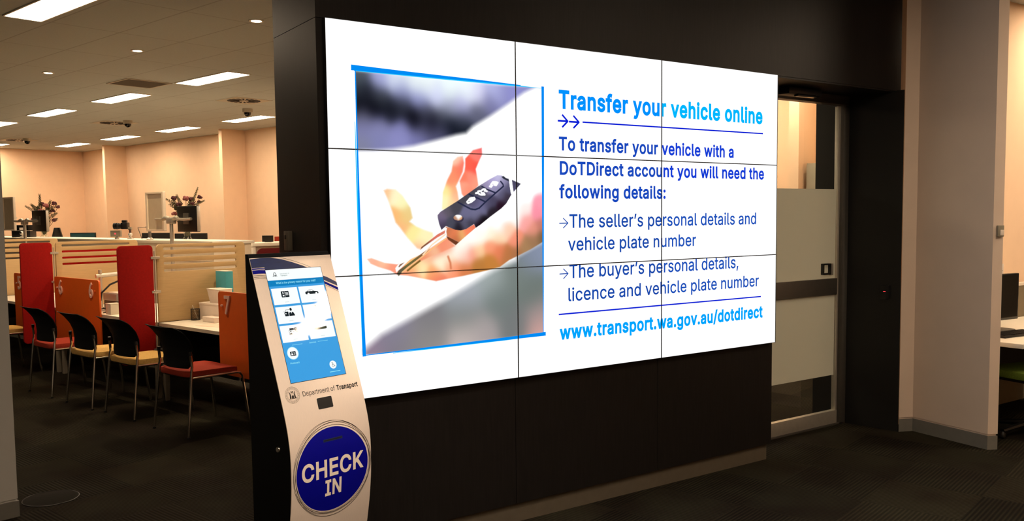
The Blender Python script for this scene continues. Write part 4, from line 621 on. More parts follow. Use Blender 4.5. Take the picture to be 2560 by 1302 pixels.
# ------------------------------------------------------------------ check-in kiosk
KA = 0.385
def kiosk():
    kz = np.array([1.463, 0.93, 0.865, 0.79, 0.71, 0.58, 0.47, 0.36, 0.20, 0.02]); kv = np.array([-0.1855, -0.3726, -0.394, -0.415, -0.4255, -0.424, -0.411, -0.390, -0.352, -0.300])
    z = np.linspace(1.463, 0.02, 900); v = np.interp(-z, -kz, kv)
    pad = 60; ve = np.concatenate([v[0] - (v[1] - v[0]) * np.arange(pad, 0, -1), v, v[-1] + (v[-1] - v[-2]) * np.arange(1, pad + 1)])
    ker = np.exp(-0.5 * (np.arange(-pad, pad + 1) / 22.0) ** 2); ker /= ker.sum(); v = np.convolve(ve, ker, 'valid')
    t = np.concatenate([[0], np.cumsum(np.hypot(np.diff(z), np.diff(v)))]); T = float(t[-1])
    a0, v0 = KA / 2, -0.28
    k = thing('check_in_kiosk', 'tall steel check-in kiosk with a lit touch screen and navy disc', 'kiosk', W(-0.527 + a0, v0, 0))
    def kp(a, s, off=0.0):
        zz = float(np.interp(s, t, z)); vv = float(np.interp(s, t, v))
        z1, v1 = np.interp(s + 0.004, t, z), np.interp(s + 0.004, t, v); z2, v2 = np.interp(s - 0.004, t, z), np.interp(s - 0.004, t, v)
        dz, dv = float(z1 - z2), float(v1 - v2); L = math.hypot(dz, dv) or 1.0
        return (a - a0, vv - v0 + dz / L * off, zz - dv / L * off)
    def tz(zz): return float(np.interp(-zz, -z, t))
    n = 70
    MB().grid(lambda i, j: kp(KA * i, T * j), 1, n, lambda i, j: kp(KA * i, T * j, -0.004)).build('face_plate', M_STEEL, k, 0.0008, 50)
    prof = [kp(0, T * j / n, -0.0045)[1:] for j in range(n + 1)]
    prof = [(-0.163 - v0, 1.478), (-0.172 - v0, 1.478)] + prof + [(-0.16 - v0, 0.02), (-0.155 - v0, 1.478)]
    m = len(prof); b = MB(); vs = [(-a0 + 0.001, p[0], p[1]) for p in prof] + [(a0 - 0.001, p[0], p[1]) for p in prof]
    b.add(vs, [tuple(range(m)), tuple(range(2 * m - 1, m - 1, -1))] + [(i, m + i, m + (i + 1) % m, (i + 1) % m) for i in range(m)]); b.build('body', M_BLACKM, k)
    MB().box(-a0 - 0.02, a0 + 0.02, -0.10, 0.16, 0, 0.02).build('base_plate', M_BLACKM, k, 0.003)
    MB().lathe([(0.001, 0), (0.010, 0), (0.012, 0.003), (0.012, 0.006)], seg=16).map(lambda x, y, zz: (-a0 - 0.004 + zz, y - 0.343 - v0, x + 0.736)).build('side_lock', M_CHROME, k, label='small chrome lock on the black side')
    def decal(name, vs, fs, mt, off, parent=k, cut=0.0, label=None):
        me = bpy.data.meshes.new(name); me.from_pydata([(p[0], p[1], 0) for p in vs], [], fs)
        if cut:
            bm = bmesh.new(); bm.from_mesh(me); lo = min(p[1] for p in vs); hi = max(p[1] for p in vs); s = lo + cut
            while s < hi:
                bmesh.ops.bisect_plane(bm, geom=bm.verts[:] + bm.edges[:] + bm.faces[:], plane_co=(0, s, 0), plane_no=(0, 1, 0)); s += cut
            bm.to_mesh(me); bm.free()
        for q in me.vertices: q.co = kp(min(max(q.co.x, 0.0005), KA - 0.0005), q.co.y, off)
        me.materials.append(mt); o = bpy.data.objects.new(name, me); COL.objects.link(o); o.parent = parent
        if label: o['label'] = label
        return o
    def pg(pts): return [(p[0] / 1000, p[1] / 1000) for p in pts], [tuple(range(len(pts)))]
    def rc(x0, x1, y0, y1, r=0.0):
        return pg(rrect(x0, x1, y0, y1, r, 4)) if r else pg([(x0, y0), (x1, y0), (x1, y1), (x0, y1)])
    def join(*parts):
        V = []; F = []
        for vs, fs in parts: nn = len(V); V += vs; F += [tuple(i + nn for i in f) for f in fs]
        return V, F
    def st(*lines): return join(*[stroke([(p[0] / 1000, p[1] / 1000) for p in pts], w / 1000) for pts, w in lines])
    def ell(cx, cy, rx, ry, nseg=40): return pg([(cx + rx * math.cos(2 * PI * i / nseg), cy + ry * math.sin(2 * PI * i / nseg)) for i in range(nseg)])
    def tx(s, x0, x1, base, cap, bold=0.0):
        vs, fs = fit_text(s, x0 / 1000, x1 / 1000, 0, cap / 1000, bold); return [(p[0], base / 1000 - p[1]) for p in vs], fs
    # printed swirl above and beside the screen
    decal('blue_swirl', *pg([(0, 4), (50, 0.8), (93, 1), (143, 10), (192, 25), (235, 41), (262, 53), (57, 53), (57, 40), (0, 40)]), M_BLUEPRINT, 0.0005)
    decal('blue_swirl', *pg([(323, 89), (345, 98), (385, 121), (385, 137), (350, 121), (323, 108)]), M_BLUEPRINT, 0.0005)
    for q in ([(0, 42), (30, 41.5), (57, 43.5), (57, 48.5), (30, 46.8), (0, 47.5)], [(0, 50), (30, 49), (57, 51), (57, 65), (25, 64), (0, 65)], [(323, 113), (350, 127), (385, 144), (385, 157), (350, 138), (323, 124)]):
        decal('navy_band', *pg(q), M_NAVY, 0.0006)
    for q, wl in (([(0, 71.5), (30, 71), (56, 74)], 1.4), ([(0, 78), (30, 77.5), (56, 80)], 1.2), ([(0, 84.5), (30, 83), (56, 84)], 1.0), ([(137, 1), (194, 18), (240, 35), (276, 51)], 1.2), ([(323, 129), (350, 143), (385, 163)], 1.2)):
        decal('swirl_line', *st((q, wl)), M_INK, 0.0006)
    # touch screen: everything on it glows and the glass over it is glossy
    def kg(name, rgb, s=1.0):
        m = mat('kiosk_' + name, (4, 4, 5), 0.04); bs = m.node_tree.nodes['Principled BSDF']
        bs.inputs['Emission Color'].default_value = (*lin(rgb), 1); bs.inputs['Emission Strength'].default_value = s; return m
    Gw, Gb, Gbar, Gk, Gl, Gf = kg('white', (250, 255, 255), 1.0), kg('blue', (62, 160, 226)), kg('bar_blue', (10, 128, 192)), kg('ink', (16, 30, 36)), kg('pale', (150, 235, 250)), kg('faint', (214, 228, 228))
    decal('screen_recess', *rc(56.3, 323.2, 50.2, 509), M_BLACK, 0.0008)
    scr = decal('touch_screen', *rc(57.6, 321, 52, 507.5), Gb, 0.0012, label='lit blue and white touch screen')
    D = lambda nm, g, mt, off: decal(nm, g[0], g[1], mt, off, scr)
    D('screen_header', rc(57.6, 321, 52, 95.5), Gw, 0.0015)
    D('header_emblem', st(([(87, 79), (90, 70), (93, 66)], 2), ([(103, 79), (101, 70), (98, 66)], 2), ([(84, 79.5), (106, 79)], 1), ([(92, 64.5), (99, 64.3)], 2), ([(94, 77), (97, 74), (97, 78)], 3)), Gk, 0.0018)
    D('header_text', join(tx('Department of', 120, 163, 72.5, 4.6), tx('Transport', 120, 152, 80, 4.6, 0.02)), kg('grey_ink', (110, 140, 135)), 0.0018)
    D('question_bar', rc(57.6, 321, 95.5, 120), Gbar, 0.0015)
    D('question_text', tx('What is the primary reason for your visit?', 92, 281, 111, 8.2, 0.012), Gl, 0.0018)
    for x0, x1, y0, y1 in ((63.5, 183, 129, 196), (190.3, 315.5, 129, 197), (63.5, 183, 205, 273), (190.3, 315.5, 205, 273), (63.5, 183, 281, 348.5), (192.5, 315.5, 281, 348.5)):
        D('menu_tile', rc(x0, x1, y0, y1), Gw, 0.0015)
        D('tile_caption', st(([(0.5 * (x0 + x1) - 9, y1 - 9), (0.5 * (x0 + x1) + 9, y1 - 9)], 2.2)), Gf, 0.0018)
    D('licence_icon', rc(104, 140, 142, 167.5, 3), Gk, 0.0018)
    D('licence_icon_detail', join(ell(113, 147.5, 2.2, 2.4, 12), pg([(109.5, 154), (110.5, 151), (115.5, 151), (116.5, 154)]), pg([(108.8, 163), (109.5, 159.5), (111, 157.5), (115.5, 157.5), (117, 159.5), (117.6, 163)]), st(([(120.6, 144), (120.6, 166)], 0.8), *[([(124, y), (136, y)], 1.6) for y in (148, 151.5, 155, 158.5)])), Gw, 0.0021)
    D('car_icon', join(pg([(217, 157), (219, 152.5), (226, 151), (234, 146), (240, 145), (252, 145.4), (260, 151), (276, 153), (280.5, 157), (281, 160.5), (279, 163), (220, 163.5), (217.5, 161)])), Gk, 0.0018)
    D('car_icon_detail', join(pg([(229, 151.2), (235, 147), (241, 146.6), (241, 151.2)]), pg([(243, 151.2), (243, 146.6), (251, 146.9), (256.5, 151.2)]), ell(231.5, 162, 5, 5, 16), ell(270, 162, 5, 5, 16)), Gw, 0.0021)
    D('customer_icon', join(ell(131, 218, 5.2, 6.2, 18), pg([(119, 244.5), (120.5, 233), (126, 228), (131, 232), (136, 228), (142, 233), (146, 244.5)]), pg([(98.5, 232), (103, 226), (118, 226), (117, 244.5), (101, 244.5)]), st(([(103, 227), (108, 218.5), (124, 218.5)], 1.4), ([(97, 225), (103, 227)], 1.4))), Gk, 0.0018)
    D('headlamp_mark', rc(102, 108, 232, 235.5), Gw, 0.0021); D('shirt_mark', pg([(129.3, 229.5), (132.7, 229.5), (131, 236)]), Gw, 0.0021)
    D('arrow_icon', pg([(246, 211), (256, 211), (251, 219)]), Gk, 0.0018)
    D('cards_icon', join(rc(105, 125, 294, 301), ell(133.5, 299, 7.2, 7.2, 22), rc(133, 140.5, 307, 313), st(([(101.5, 302), (101.5, 319), (131.5, 319), (131.5, 302), (101.5, 302)], 1.3), ([(118, 306), (127, 306)], 1.3), ([(118, 310), (127, 310)], 1.3), ([(118, 314), (127, 314)], 1.3)), ell(109, 307, 2.6, 3, 14), pg([(103.5, 318), (105, 312.5), (113, 312.5), (114.5, 318)])), Gk, 0.0018)
    D('cards_icon_detail', st(([(133.5, 295), (133.5, 299.3), (137, 298.2)], 1.2)), Gw, 0.0021)
    D('boat_icon', join(pg([(217, 307), (226, 303.5), (250, 304), (281, 301.5), (281, 309.5), (277, 312), (229, 312)]), st(([(252, 300), (255, 294.5)], 1.2))), kg('olive_ink', (52, 60, 44)), 0.0018)
    D('small_square_icon', rc(183.5, 190, 309.5, 317), kg('sage_ink', (120, 140, 120)), 0.0021)
    D('services_line', st(([(101, 361), (148.5, 361)], 1.4)), Gl, 0.0015); D('services_line', st(([(223, 360.5), (271.5, 360.5)], 1.4)), Gl, 0.0015)
    D('services_text', tx('Services', 182, 214, 364, 6.2, 0.01), Gl, 0.0015)
    D('round_button', ell(96, 393, 26, 25.5), kg('ring', (176, 236, 252)), 0.0015)
    D('round_button', ell(96, 393, 23.5, 23), Gw, 0.0018)
    D('photocard_icon', rc(83.5, 109, 386, 403.5), Gk, 0.0021)
    D('photocard_icon_detail', join(ell(91.5, 391.8, 2.4, 2.8, 12), pg([(86.5, 400.5), (88, 395.5), (95, 395.5), (96.5, 400.5)]), st(([(99, 391), (106, 391)], 1.2), ([(99, 395), (106, 395)], 1.2), ([(99, 399), (106, 399)], 1.2))), Gw, 0.0024)
    D('photocard_text', tx('Photocard', 75, 116, 435, 6.6, 0.012), Gl, 0.0015)
    D('access_button', ell(269, 462.5, 16.6, 16.4), Gw, 0.0018)
    ring = [(269 + 5.4 * math.cos(math.radians(q)), 466 + 5.4 * math.sin(math.radians(q))) for q in range(-20, 250, 18)]
    D('access_icon', join(ell(266.5, 453.5, 1.8, 1.9, 12), st(([(266.7, 456), (267.5, 463.5), (273.5, 463.5), (276, 469.5), (278, 469)], 1.5), ([(267, 459.3), (272, 459.3)], 1.3), (ring, 1.2))), Gk, 0.0021)
    D('access_caption', st(([(247, 490.6), (297.5, 490.6)], 2.6)), Gl, 0.0015)
    # emblem, lettering and scanner window
    cx, cy = 53, 553
    em = decal('emblem', *join(*[st((([(cx + r * math.cos(2 * PI * i / 40), cy + r * math.sin(2 * PI * i / 40)) for i in range(41)]), w)) for r, w in ((32, 1.0), (22.5, 0.7))]), M_INKG, 0.0005)
    tk = []
    for i in range(44):
        an = 2 * PI * i / 44
        if abs(math.sin(an * 0.5 - 0.2)) < 0.03: continue
        tk.append(([(cx + 25 * math.cos(an), cy + 25 * math.sin(an)), (cx + 29.5 * math.cos(an + 0.02), cy + 29.5 * math.sin(an + 0.02))], 1.5 if i % 3 else 0.8))
    decal('emblem_rim', *st(*tk), M_INKG, 0.0005, em)
    decal('emblem_arms', *join(pg([(cx - 14, cy + 12), (cx - 12, cy - 4), (cx - 15, cy - 14), (cx - 11, cy - 12), (cx - 8, cy - 2), (cx - 8, cy + 12)]), pg([(cx + 14, cy + 12), (cx + 12, cy - 4), (cx + 15, cy - 14), (cx + 11, cy - 12), (cx + 8, cy - 2), (cx + 8, cy + 12)]),
          pg([(cx - 5, cy - 10), (cx - 6, cy - 16), (cx, cy - 13), (cx + 6, cy - 16), (cx + 5, cy - 10)]), pg([(cx - 5, cy + 6), (cx - 2, cy + 1), (cx + 5, cy + 2), (cx + 5, cy + 9), (cx, cy + 13), (cx - 4, cy + 10)]), st(([(cx - 17, cy + 13.5), (cx + 17, cy + 13.5)], 1.6), ([(cx - 7, cy - 8), (cx - 7, cy + 8), (cx, cy + 14), (cx + 7, cy + 8), (cx + 7, cy - 8), (cx - 7, cy - 8)], 0.9))), M_INK, 0.0006, em)
    decal('department_text', *tx('Department of', 99, 252, 566, 19.5), M_INK, 0.0005, cut=0.01)
    decal('transport_text', *tx('Transport', 260, 367, 566, 19.5, 0.03), M_INK, 0.0005, cut=0.01)
    decal('scanner_surround', *rc(153.5, 228.5, 582, 630, 6), M_WBOX, 0.0006, cut=0.01)
    decal('scanner_window', *rc(155.3, 226.8, 583.8, 628.2, 5), M_BLACK, 0.0010, cut=0.01)
    # navy disc with its lettering and drawn rings
    tc = tz(0.632) * 1000
    disc = decal('check_in_disc', *ell(194, tc, 172, 166, 96), M_NAVY, 0.0008, cut=0.008)
    decal('disc_edge', *join(*[st(([(194 + 174 * math.cos(2 * PI * i / 96), tc + 168 * math.sin(2 * PI * i / 96)) for i in range(97)], 3.0))]), M_WBOX, 0.0006, cut=0.008)
    for dx, dy, rx, ry, ph in ((0, 2, 180, 175, 0), (4, -4, 183, 179, 0.4), (-3, 5, 186, 176, 0.9), (3, 6, 178, 186, 1.5), (-2, -6, 182, 183, 2.1), (5, 1, 185, 190, 2.7)):
        rg = [(194 + dx + rx * math.cos(2 * PI * i / 90) + 3 * math.cos(4 * PI * i / 90 + ph), tc + dy + ry * math.sin(2 * PI * i / 90) + 3 * math.sin(4 * PI * i / 90 + ph)) for i in range(91)]
        rg = [(min(max(x, 1.5), 383.5), y) for x, y in rg]
        decal('drawn_ring', *st((rg, 1.0)), M_INK, 0.0007, cut=0.02)
    decal('check_text', *tx('CHECK', 46, 344, tz(0.609) * 1000, 68, 0.022), M_WBOX, 0.0014, cut=0.006)
    decal('in_text', *tx('IN', 155, 233, tz(0.532) * 1000, 62, 0.022), M_WBOX, 0.0014, cut=0.006)
    s0 = tz(0.750) * 1000
    decal('card_slot', *rc(152, 245, s0 - 5, s0 + 6, 2), M_BLUEPRINT, 0.0014, cut=0.006, label='thin slot across the top of the disc')
    decal('slot_opening', *rc(156, 241, s0 - 1.5, s0 + 2), M_BLACK, 0.0018, cut=0.006)
kiosk()

# ------------------------------------------------------------------ visitor chairs
def back_point(s, w, off=0.0):
    # s 0..1 from bottom to top, w -1..1 across
    z = 0.505 + 0.325 * s
    xs = np.interp(s, [0, 0.2, 0.45, 0.65, 0.85, 0.95, 1.0], [0.055, 0.075, 0.070, 0.045, -0.005, -0.045, -0.075])
    hw = np.interp(s, [0, 0.12, 0.3, 0.75, 0.92, 1.0], [0.175, 0.215, 0.225, 0.238, 0.232, 0.205])
    return (float(xs) - 0.035 * (1 - w * w) * (1 - 0.3 * s) + off, w * float(hw), z)
def make_chair():
    c = thing('visitor_chair', '', 'chair', (0, 0, 0), TH, 'visitor chairs along the desks')
    seat = MB().prism(rrect(0.025, 0.47, -0.228, 0.228, 0.07, 6), 0.445, 0.490)
    seat.map(lambda x, y, z: (x, y, z - 0.02 * max(0, (x - 0.36) / 0.11) ** 2)).build('seat', M_SEATR, c, 0.012)
    MB().grid(lambda i, j: back_point(j, 2 * i - 1), 16, 18, lambda i, j: back_point(j, 2 * i - 1, 0.014)).build('backrest', M_MESHB, c, 0.004, 50)
    for s in (1, -1):
        MB().tube([(0.0, s * 0.262, 0.0), (0.052, s * 0.246, 0.50), (0.058, s * 0.243, 0.525), (0.050, s * 0.240, 0.615)], 0.0105, 10).build('rear_leg', M_CHROME, c)
        MB().tube([(0.52, s * 0.255, 0.0), (0.475, s * 0.240, 0.41), (0.455, s * 0.236, 0.432), (0.42, s * 0.234, 0.437), (0.055, s * 0.240, 0.437)], 0.0105, 10).build('front_leg', M_CHROME, c)
        MB().tube([(0.050, s * 0.240, 0.612), (0.048, s * 0.236, 0.640)], 0.013, 10).build('leg_cap', M_BLACK, c)
        MB().tube([(0.0, s * 0.262, 0.0), (0.0012, s * 0.2616, 0.012)], 0.0125, 10).build('foot_glide', M_BLACK, c)
    MB().tube([(0.075, -0.236, 0.432), (0.075, 0.236, 0.432)], 0.009, 8).build('cross_bar', M_CHROME, c)
    MB().box(0.06, 0.43, -0.19, 0.19, 0.425, 0.445).build('seat_pan', M_BLACK, c, 0.006)
    return c
ch = make_chair(); ch.location = W(0.80, 3.07); ch['label'] = 'rust seated chair closest to the kiosk, in front of desk number 7'
YEL = {'seat': M_SEATY}
dup(ch, W(0.813, 3.95), 'mustard seated chair second nearest the kiosk', swap=YEL)
dup(ch, W(0.775, 4.64), 'mustard seated chair third from the kiosk, in front of the orange 6 screen', swap=YEL)
dup(ch, W(0.765, 5.46), 'rust seated chair in front of the farther red divider')
dup(ch, W(0.76, 7.05), 'mustard seat mostly hidden behind the left wall end and the farther red divider', swap=YEL)

# ------------------------------------------------------------------ desks, dividers, number screens
def desk(v0, v1, label):
    t = thing('service_desk', label, 'desk', W(1.365, v0, 0), TH, 'service desks'); L = v1 - v0
    MB().box(0.002, 0.885, 0, L, 0.672, 0.70).build('desktop', M_TOP, t, 0.002)
    MB().box(0.0, 0.0025, 0, L, 0.671, 0.7).build('edge_band', M_EDGE, t)
    for y in (0.03, L - 0.075):
        MB().prism([(0.004, y), (0.042, y), (0.042, y + 0.045), (0.004, y + 0.045)], 0, 0.672, [(0.012, y), (0.062, y), (0.062, y + 0.045), (0.012, y + 0.045)]).build('desk_leg', mat('grey_leg_paint', (140, 130, 114), 0.5, noise=0.03), t, 0.003)
    MB().box(0.80, 0.82, 0, L, 0.05, 0.672).build('modesty_panel', M_DARKPAINT_SHADE, t, 0.002)  # dark colour stands in for the shade under the desk
    MB().box(0.06, 0.80, 0.03, 0.06, 0.60, 0.672).build('desk_rail', M_BLACK, t); MB().box(0.06, 0.80, L - 0.06, L - 0.03, 0.60, 0.672).build('desk_rail', M_BLACK, t)
desk(2.18, 4.318, 'white topped desk at number 7, with the pen cup on it')
desk(4.362, 6.518, 'white topped desk at number 6, with the printer on it')
desk(6.562, 8.70, 'white topped desk at number 5, glimpsed at the left edge')
def divider(v, label, root=[None]):
    if root[0]: return dup(root[0], W(1.37, v, 0), label)
    t = thing('desk_divider', label, 'divider', W(1.37, v, 0), TH, 'dividers between the desks')
    toxz = lambda x, y, z: (x, z, y)
    plate(rrect(-0.343, -0.032, 0.352, 1.398, 0.035), [], -0.014, 0.014).map(toxz).build('red_screen', M_RED, t, 0.004)
    holes = [rrect(0.068, 0.800, z - 0.0115, z + 0.0115, 0.0112, 5) for z in (1.362, 1.297, 1.231, 1.165)]
    plate(rrect(0.006, 0.895, 0.702, 1.402, 0.035, 6, (1, 1, 0, 0)), holes, -0.010, 0.010).map(toxz).build('slotted_panel', M_WOOD, t, 0.0015)
    MB().box(0.006, 0.895, -0.010, 0.010, 0.42, 0.701).build('lower_panel', M_DARKPAINT_SHADE, t, 0.0015)  # wood below desk height, coloured dark as under-desk shade
    for z in (1.285, 0.98, 0.46):
        MB().box(-0.052, 0.030, -0.020, -0.010, z - 0.011, z + 0.011).box(-0.026, 0.004, -0.018, 0.018, z - 0.014, z + 0.014).build('panel_clip', M_ALU, t, 0.002)
    MB().tube([(-0.013, 0, 0.40), (-0.013, 0, 1.345)], 0.006, 8).build('joint_rod', M_ALU, t)
    root[0] = t; return t
divider(4.34, 'red and pale wood divider between desks 6 and 7, closest to the kiosk')
divider(6.54, 'red and pale wood divider left of the orange 6 screen')
divider(8.74, 'slotted wood divider partly hidden by the left wall end')
def number_screen(v_left, width, digits, label, rnd):
    t = thing('number_screen', label, 'screen', W(1.350, v_left, 0), TH - PI / 2, 'orange number screens on the desk fronts')
    plate(rrect(0, width, 0.36, 1.038, 0.03, 6, rnd), [], -0.009, 0.009).map(lambda x, y, z: (x, z, y)).build('orange_panel', M_ORANGE, t, 0.0025)
    for ch_, xc, side in digits:
        vs, fs = fit_text(ch_, xc - 0.042, xc + 0.042, 0.860, 0.145, 0.012)
        n = len(vs); cnt = set((a, c) for q in fs for a, c in zip(q, q[1:] + q[:1]))
        b = MB().add([(p[0], -0.019, p[1]) for p in vs] + [(p[0], -0.009, p[1]) for p in vs], [tuple(q) for q in fs] + [tuple(n + i for i in reversed(q)) for q in fs] + [(a, c, n + c, n + a) for a, c in cnt if (c, a) not in cnt])
        b.build('number_' + {'5': 'five', '6': 'six', '7': 'seven'}[ch_], M_PINKNUM, t, 0, 30)
        MB().lathe([(0.001, 0), (0.009, 0), (0.010, 0.012)], seg=14).map(lambda x, y, z, c=xc + side * 0.085: (c + x, -0.021 + z, 0.925 + y)).build('screw_cap', M_ORANGE if side > 0 else M_PINKNUM, t)
number_screen(3.262, 1.10, (('7', 0.145, -1), ('7', 0.955, 1)), 'orange screen numbered 7 beside the kiosk', (1, 1, 0, 0))
number_screen(6.515, 1.06, (('6', 0.165, -1), ('6', 0.895, 1)), 'orange screen with two number 6 figures', (1, 1, 0, 0))
number_screen(7.64, 1.06, (('5', 0.165, -1), ('5', 0.895, 1)), 'orange screen numbered 5 at the far left', (1, 1, 0, 0))
t = thing('pinboard', 'red felt board behind the slots of the farther divider', 'board', W(1.50, 6.80, 0.70))
MB().box(0, 0.78, -0.012, 0.012, 0.03, 0.615).build('felt_face', M_RED, t, 0.003); MB().box(0.10, 0.68, -0.06, 0.06, 0, 0.03).build('board_foot', M_ALUD, t, 0.003)
# ------------------------------------------------------------------ things on the desks
def one(name, label, cat, loc, rotz=TH, group=None): return thing(name, label, cat, loc, rotz, group)
t = one('pen_cup', 'black wire mesh pen cup on desk number 7', 'pen cup', W(1.68, 4.245, 0.70))
cup = MB()
for k in range(28):
    for sg in (1, -1):
        p = [(0.040 * math.cos(2 * PI * k / 28 + sg * i * 0.22), 0.040 * math.sin(2 * PI * k / 28 + sg * i * 0.22), 0.003 + 0.099 * i / 4) for i in range(5)]; cup.tube(p, 0.0008, 4, False)
cup.build('mesh_wall', M_BLACK, t, 0, 0)
MB().lathe([(0.001, 0), (0.041, 0), (0.042, 0.004), (0.001, 0.004)], seg=28).build('cup_base', M_BLACK, t)
MB().tube([(0.0405 * math.cos(2 * PI * k / 28), 0.0405 * math.sin(2 * PI * k / 28), 0.103) for k in range(29)], 0.0025, 6).build('cup_rim', M_BLACK, t)
pen = one('pen', 'silver pen leaning in the mesh cup', 'pen', W(1.68, 4.245, 0.706))
MB().tube([(0.022, 0, 0), (-0.022, 0, 0.118)], 0.0045, 8).build('pen_barrel', M_ALU, pen); MB().tube([(-0.022, 0, 0.118), (-0.0265, 0, 0.130)], 0.0038, 8).build('pen_cap', M_WBOX, pen)
t = one('storage_box', 'low white box against the slotted divider on desk number 7', 'box', W(1.91, 4.12, 0.70))
MB().box(-0.155, 0.155, -0.185, 0.185, 0, 0.135).build('box_body', M_WBOX, t, 0.003); MB().box(-0.158, 0.158, -0.188, 0.188, 0.135, 0.155).build('box_lid', M_WBOX, t, 0.003)
t = one('tissue_carton', 'teal carton standing on the low white box', 'box', W(1.965, 4.21, 0.855))
MB().box(-0.038, 0.038, -0.088, 0.088, 0, 0.280).build('carton_body', M_TEAL, t, 0.003); MB().box(-0.036, 0.036, -0.086, 0.086, 0.280, 0.287).build('carton_top', M_WBOX, t, 0.002)
t = one('paper_bin', 'white tapered bin on the low white box, below the teal carton', 'bin', W(1.845, 4.09, 0.855))
MB().prism(rrect(-0.055, 0.055, -0.095, 0.095, 0.015), 0, 0.125, rrect(-0.075, 0.065, -0.110, 0.110, 0.017)).build('bin_body', M_WBOX, t, 0.002); MB().prism(rrect(-0.077, 0.067, -0.112, 0.112, 0.017), 0.125, 0.132).build('bin_rim', M_WBOX, t, 0.002)
t = one('small_carton', 'small pale carton lying in front of the low white box on desk number 7', 'box', W(1.695, 3.97, 0.70))
MB().box(-0.045, 0.045, -0.10, 0.10, 0, 0.040).build('carton_body', M_WBOX, t, 0.002); MB().box(-0.046, 0.046, -0.102, 0.102, 0.040, 0.047).build('carton_lid', M_WBOX, t, 0.002)
t = one('paper_sheet', 'sheet of paper lying on desk number 7', 'paper', W(1.58, 3.72, 0.7005), TH + 0.3); tag(t, t['label'], 'paper')
MB().box(-0.10, 0.10, -0.14, 0.14, 0, 0.0012).build('sheet', M_PINKNUM, t, 0, 0)
t = one('label_printer', 'grey and black document printer on desk number 6', 'printer', W(1.83, 5.93, 0.70))
MB().box(-0.17, 0.17, -0.15, 0.15, 0, 0.085).build('printer_base', M_BLACK, t, 0.008); MB().box(-0.175, 0.175, -0.155, 0.155, 0.085, 0.165).build('printer_top', mat('printer_grey', (128, 122, 118), 0.35), t, 0.012)
MB().box(-0.14, 0.10, -0.158, -0.10, 0.025, 0.070).build('paper_slot', M_GREYBOX, t, 0.003); MB().box(-0.15, 0.05, -0.12, 0.10, 0.166, 0.172).build('paper_tray', M_WBOX, t, 0.001)
t = one('card_box', 'pale cube box in front of the printer on desk number 6', 'box', W(1.455, 5.40, 0.70))
MB().box(-0.055, 0.055, -0.055, 0.055, 0, 0.100).build('box_body', M_EDGE, t, 0.003); MB().box(-0.056, 0.056, -0.056, 0.056, 0.1, 0.108).build('box_lid', M_EDGE, t, 0.002)
t = one('camera_stand', 'silver swing stand on a post above the printer', 'stand', W(1.555, 5.9, 0.70))
MB().tube([(0, 0, 0), (0, 0, 0.415)], 0.017, 14).build('post', M_ALU, t); MB().lathe([(0.04, 0), (0.04, 0.012), (0.02, 0.02)], seg=20).build('post_foot', M_ALU, t)
MB().tube([(-0.045, 0, 0.352), (0.02, 0, 0.356), (0.45, 0.02, 0.378)], [0.020, 0.022, 0.019], 12).build('swing_arm', M_ALU, t)
MB().tube([(0.44, 0.02, 0.37), (0.44, 0.02, 0.46)], 0.016, 12).build('arm_head', M_ALU, t)
MB().tube([(0.42, -0.02, 0.345), (0.25, -0.03, 0.32), (0.08, -0.035, 0.26), (-0.01, -0.04, 0.18), (-0.025, -0.04, 0.10)], 0.010, 8).build('cable_sleeve', M_BLACK, t)
t = one('cable_bundle', 'tangle of black cables under the printer on desk number 6', 'cable', W(1.47, 5.62, 0.702)); cb = MB()
for k in range(4):
    random.seed(30 + k); p = [(random.uniform(-0.07, 0.16), random.uniform(-0.12, 0.14), 0.005 + 0.035 * random.random() * (0 < i < 6)) for i in range(7)]; cb.tube(p, 0.004, 6)
cb.build('cables', M_BLACK, t)

def screen_stand(v, z_top, label, reach=0.36):
    t = one('screen_stand', label, 'stand', W(2.20, v, 0.70), TH, 'poles with screen arms')
    h = z_top - 0.70
    MB().tube([(0, 0, 0), (0, 0, h + 0.02)], 0.019, 16).build('pole', M_ALU, t)
    MB().lathe([(0.05, 0), (0.05, 0.014), (0.022, 0.022), (0.022, 0.03)], seg=20).build('pole_foot', M_ALU, t)
    MB().prism([(-0.03, -0.06), (0.03, -0.06), (0.03, 0.06), (-0.03, 0.06)], h - 0.05, h + 0.015).build('clamp', M_ALU, t, 0.012)
    for s in (1, -1):
        MB().tube([(0, s * 0.04, h), (0.0, s * 0.11, h + 0.012), (-0.01, s * 0.16, h)], [0.022, 0.026, 0.020], 12).build('arm_joint', M_ALU, t)
        rr = reach if s > 0 else 0.36; MB().tube([(-0.01, s * 0.15, h), (0.012, s * 0.24, h - 0.005), (0.030, s * rr, h)], 0.015, 10).build('arm', M_ALU, t)
def monitor_back(v, zc, w, h, label):
    t = one('monitor', label, 'monitor', W(2.265, v, zc), TH, 'monitors on the pole arms')
    MB().box(-0.005, 0.028, -w / 2, w / 2, -h / 2, h / 2).build('monitor_case', M_BLACK, t, 0.006)
    MB().box(0.028, 0.031, -w / 2 + 0.012, w / 2 - 0.012, -h / 2 + 0.014, h / 2 - 0.012).build('screen', M_SCREENOFF, t)
    MB().box(-0.020, -0.004, -0.055, 0.055, -0.055, 0.060).build('mount_plate', M_ALUD, t, 0.003)
    MB().box(-0.006, 0.030, -w / 2 - 0.003, -w / 2 + 0.002, -h / 2 + 0.006, h / 2 - 0.006).build('side_trim', M_ALU, t, 0.001)
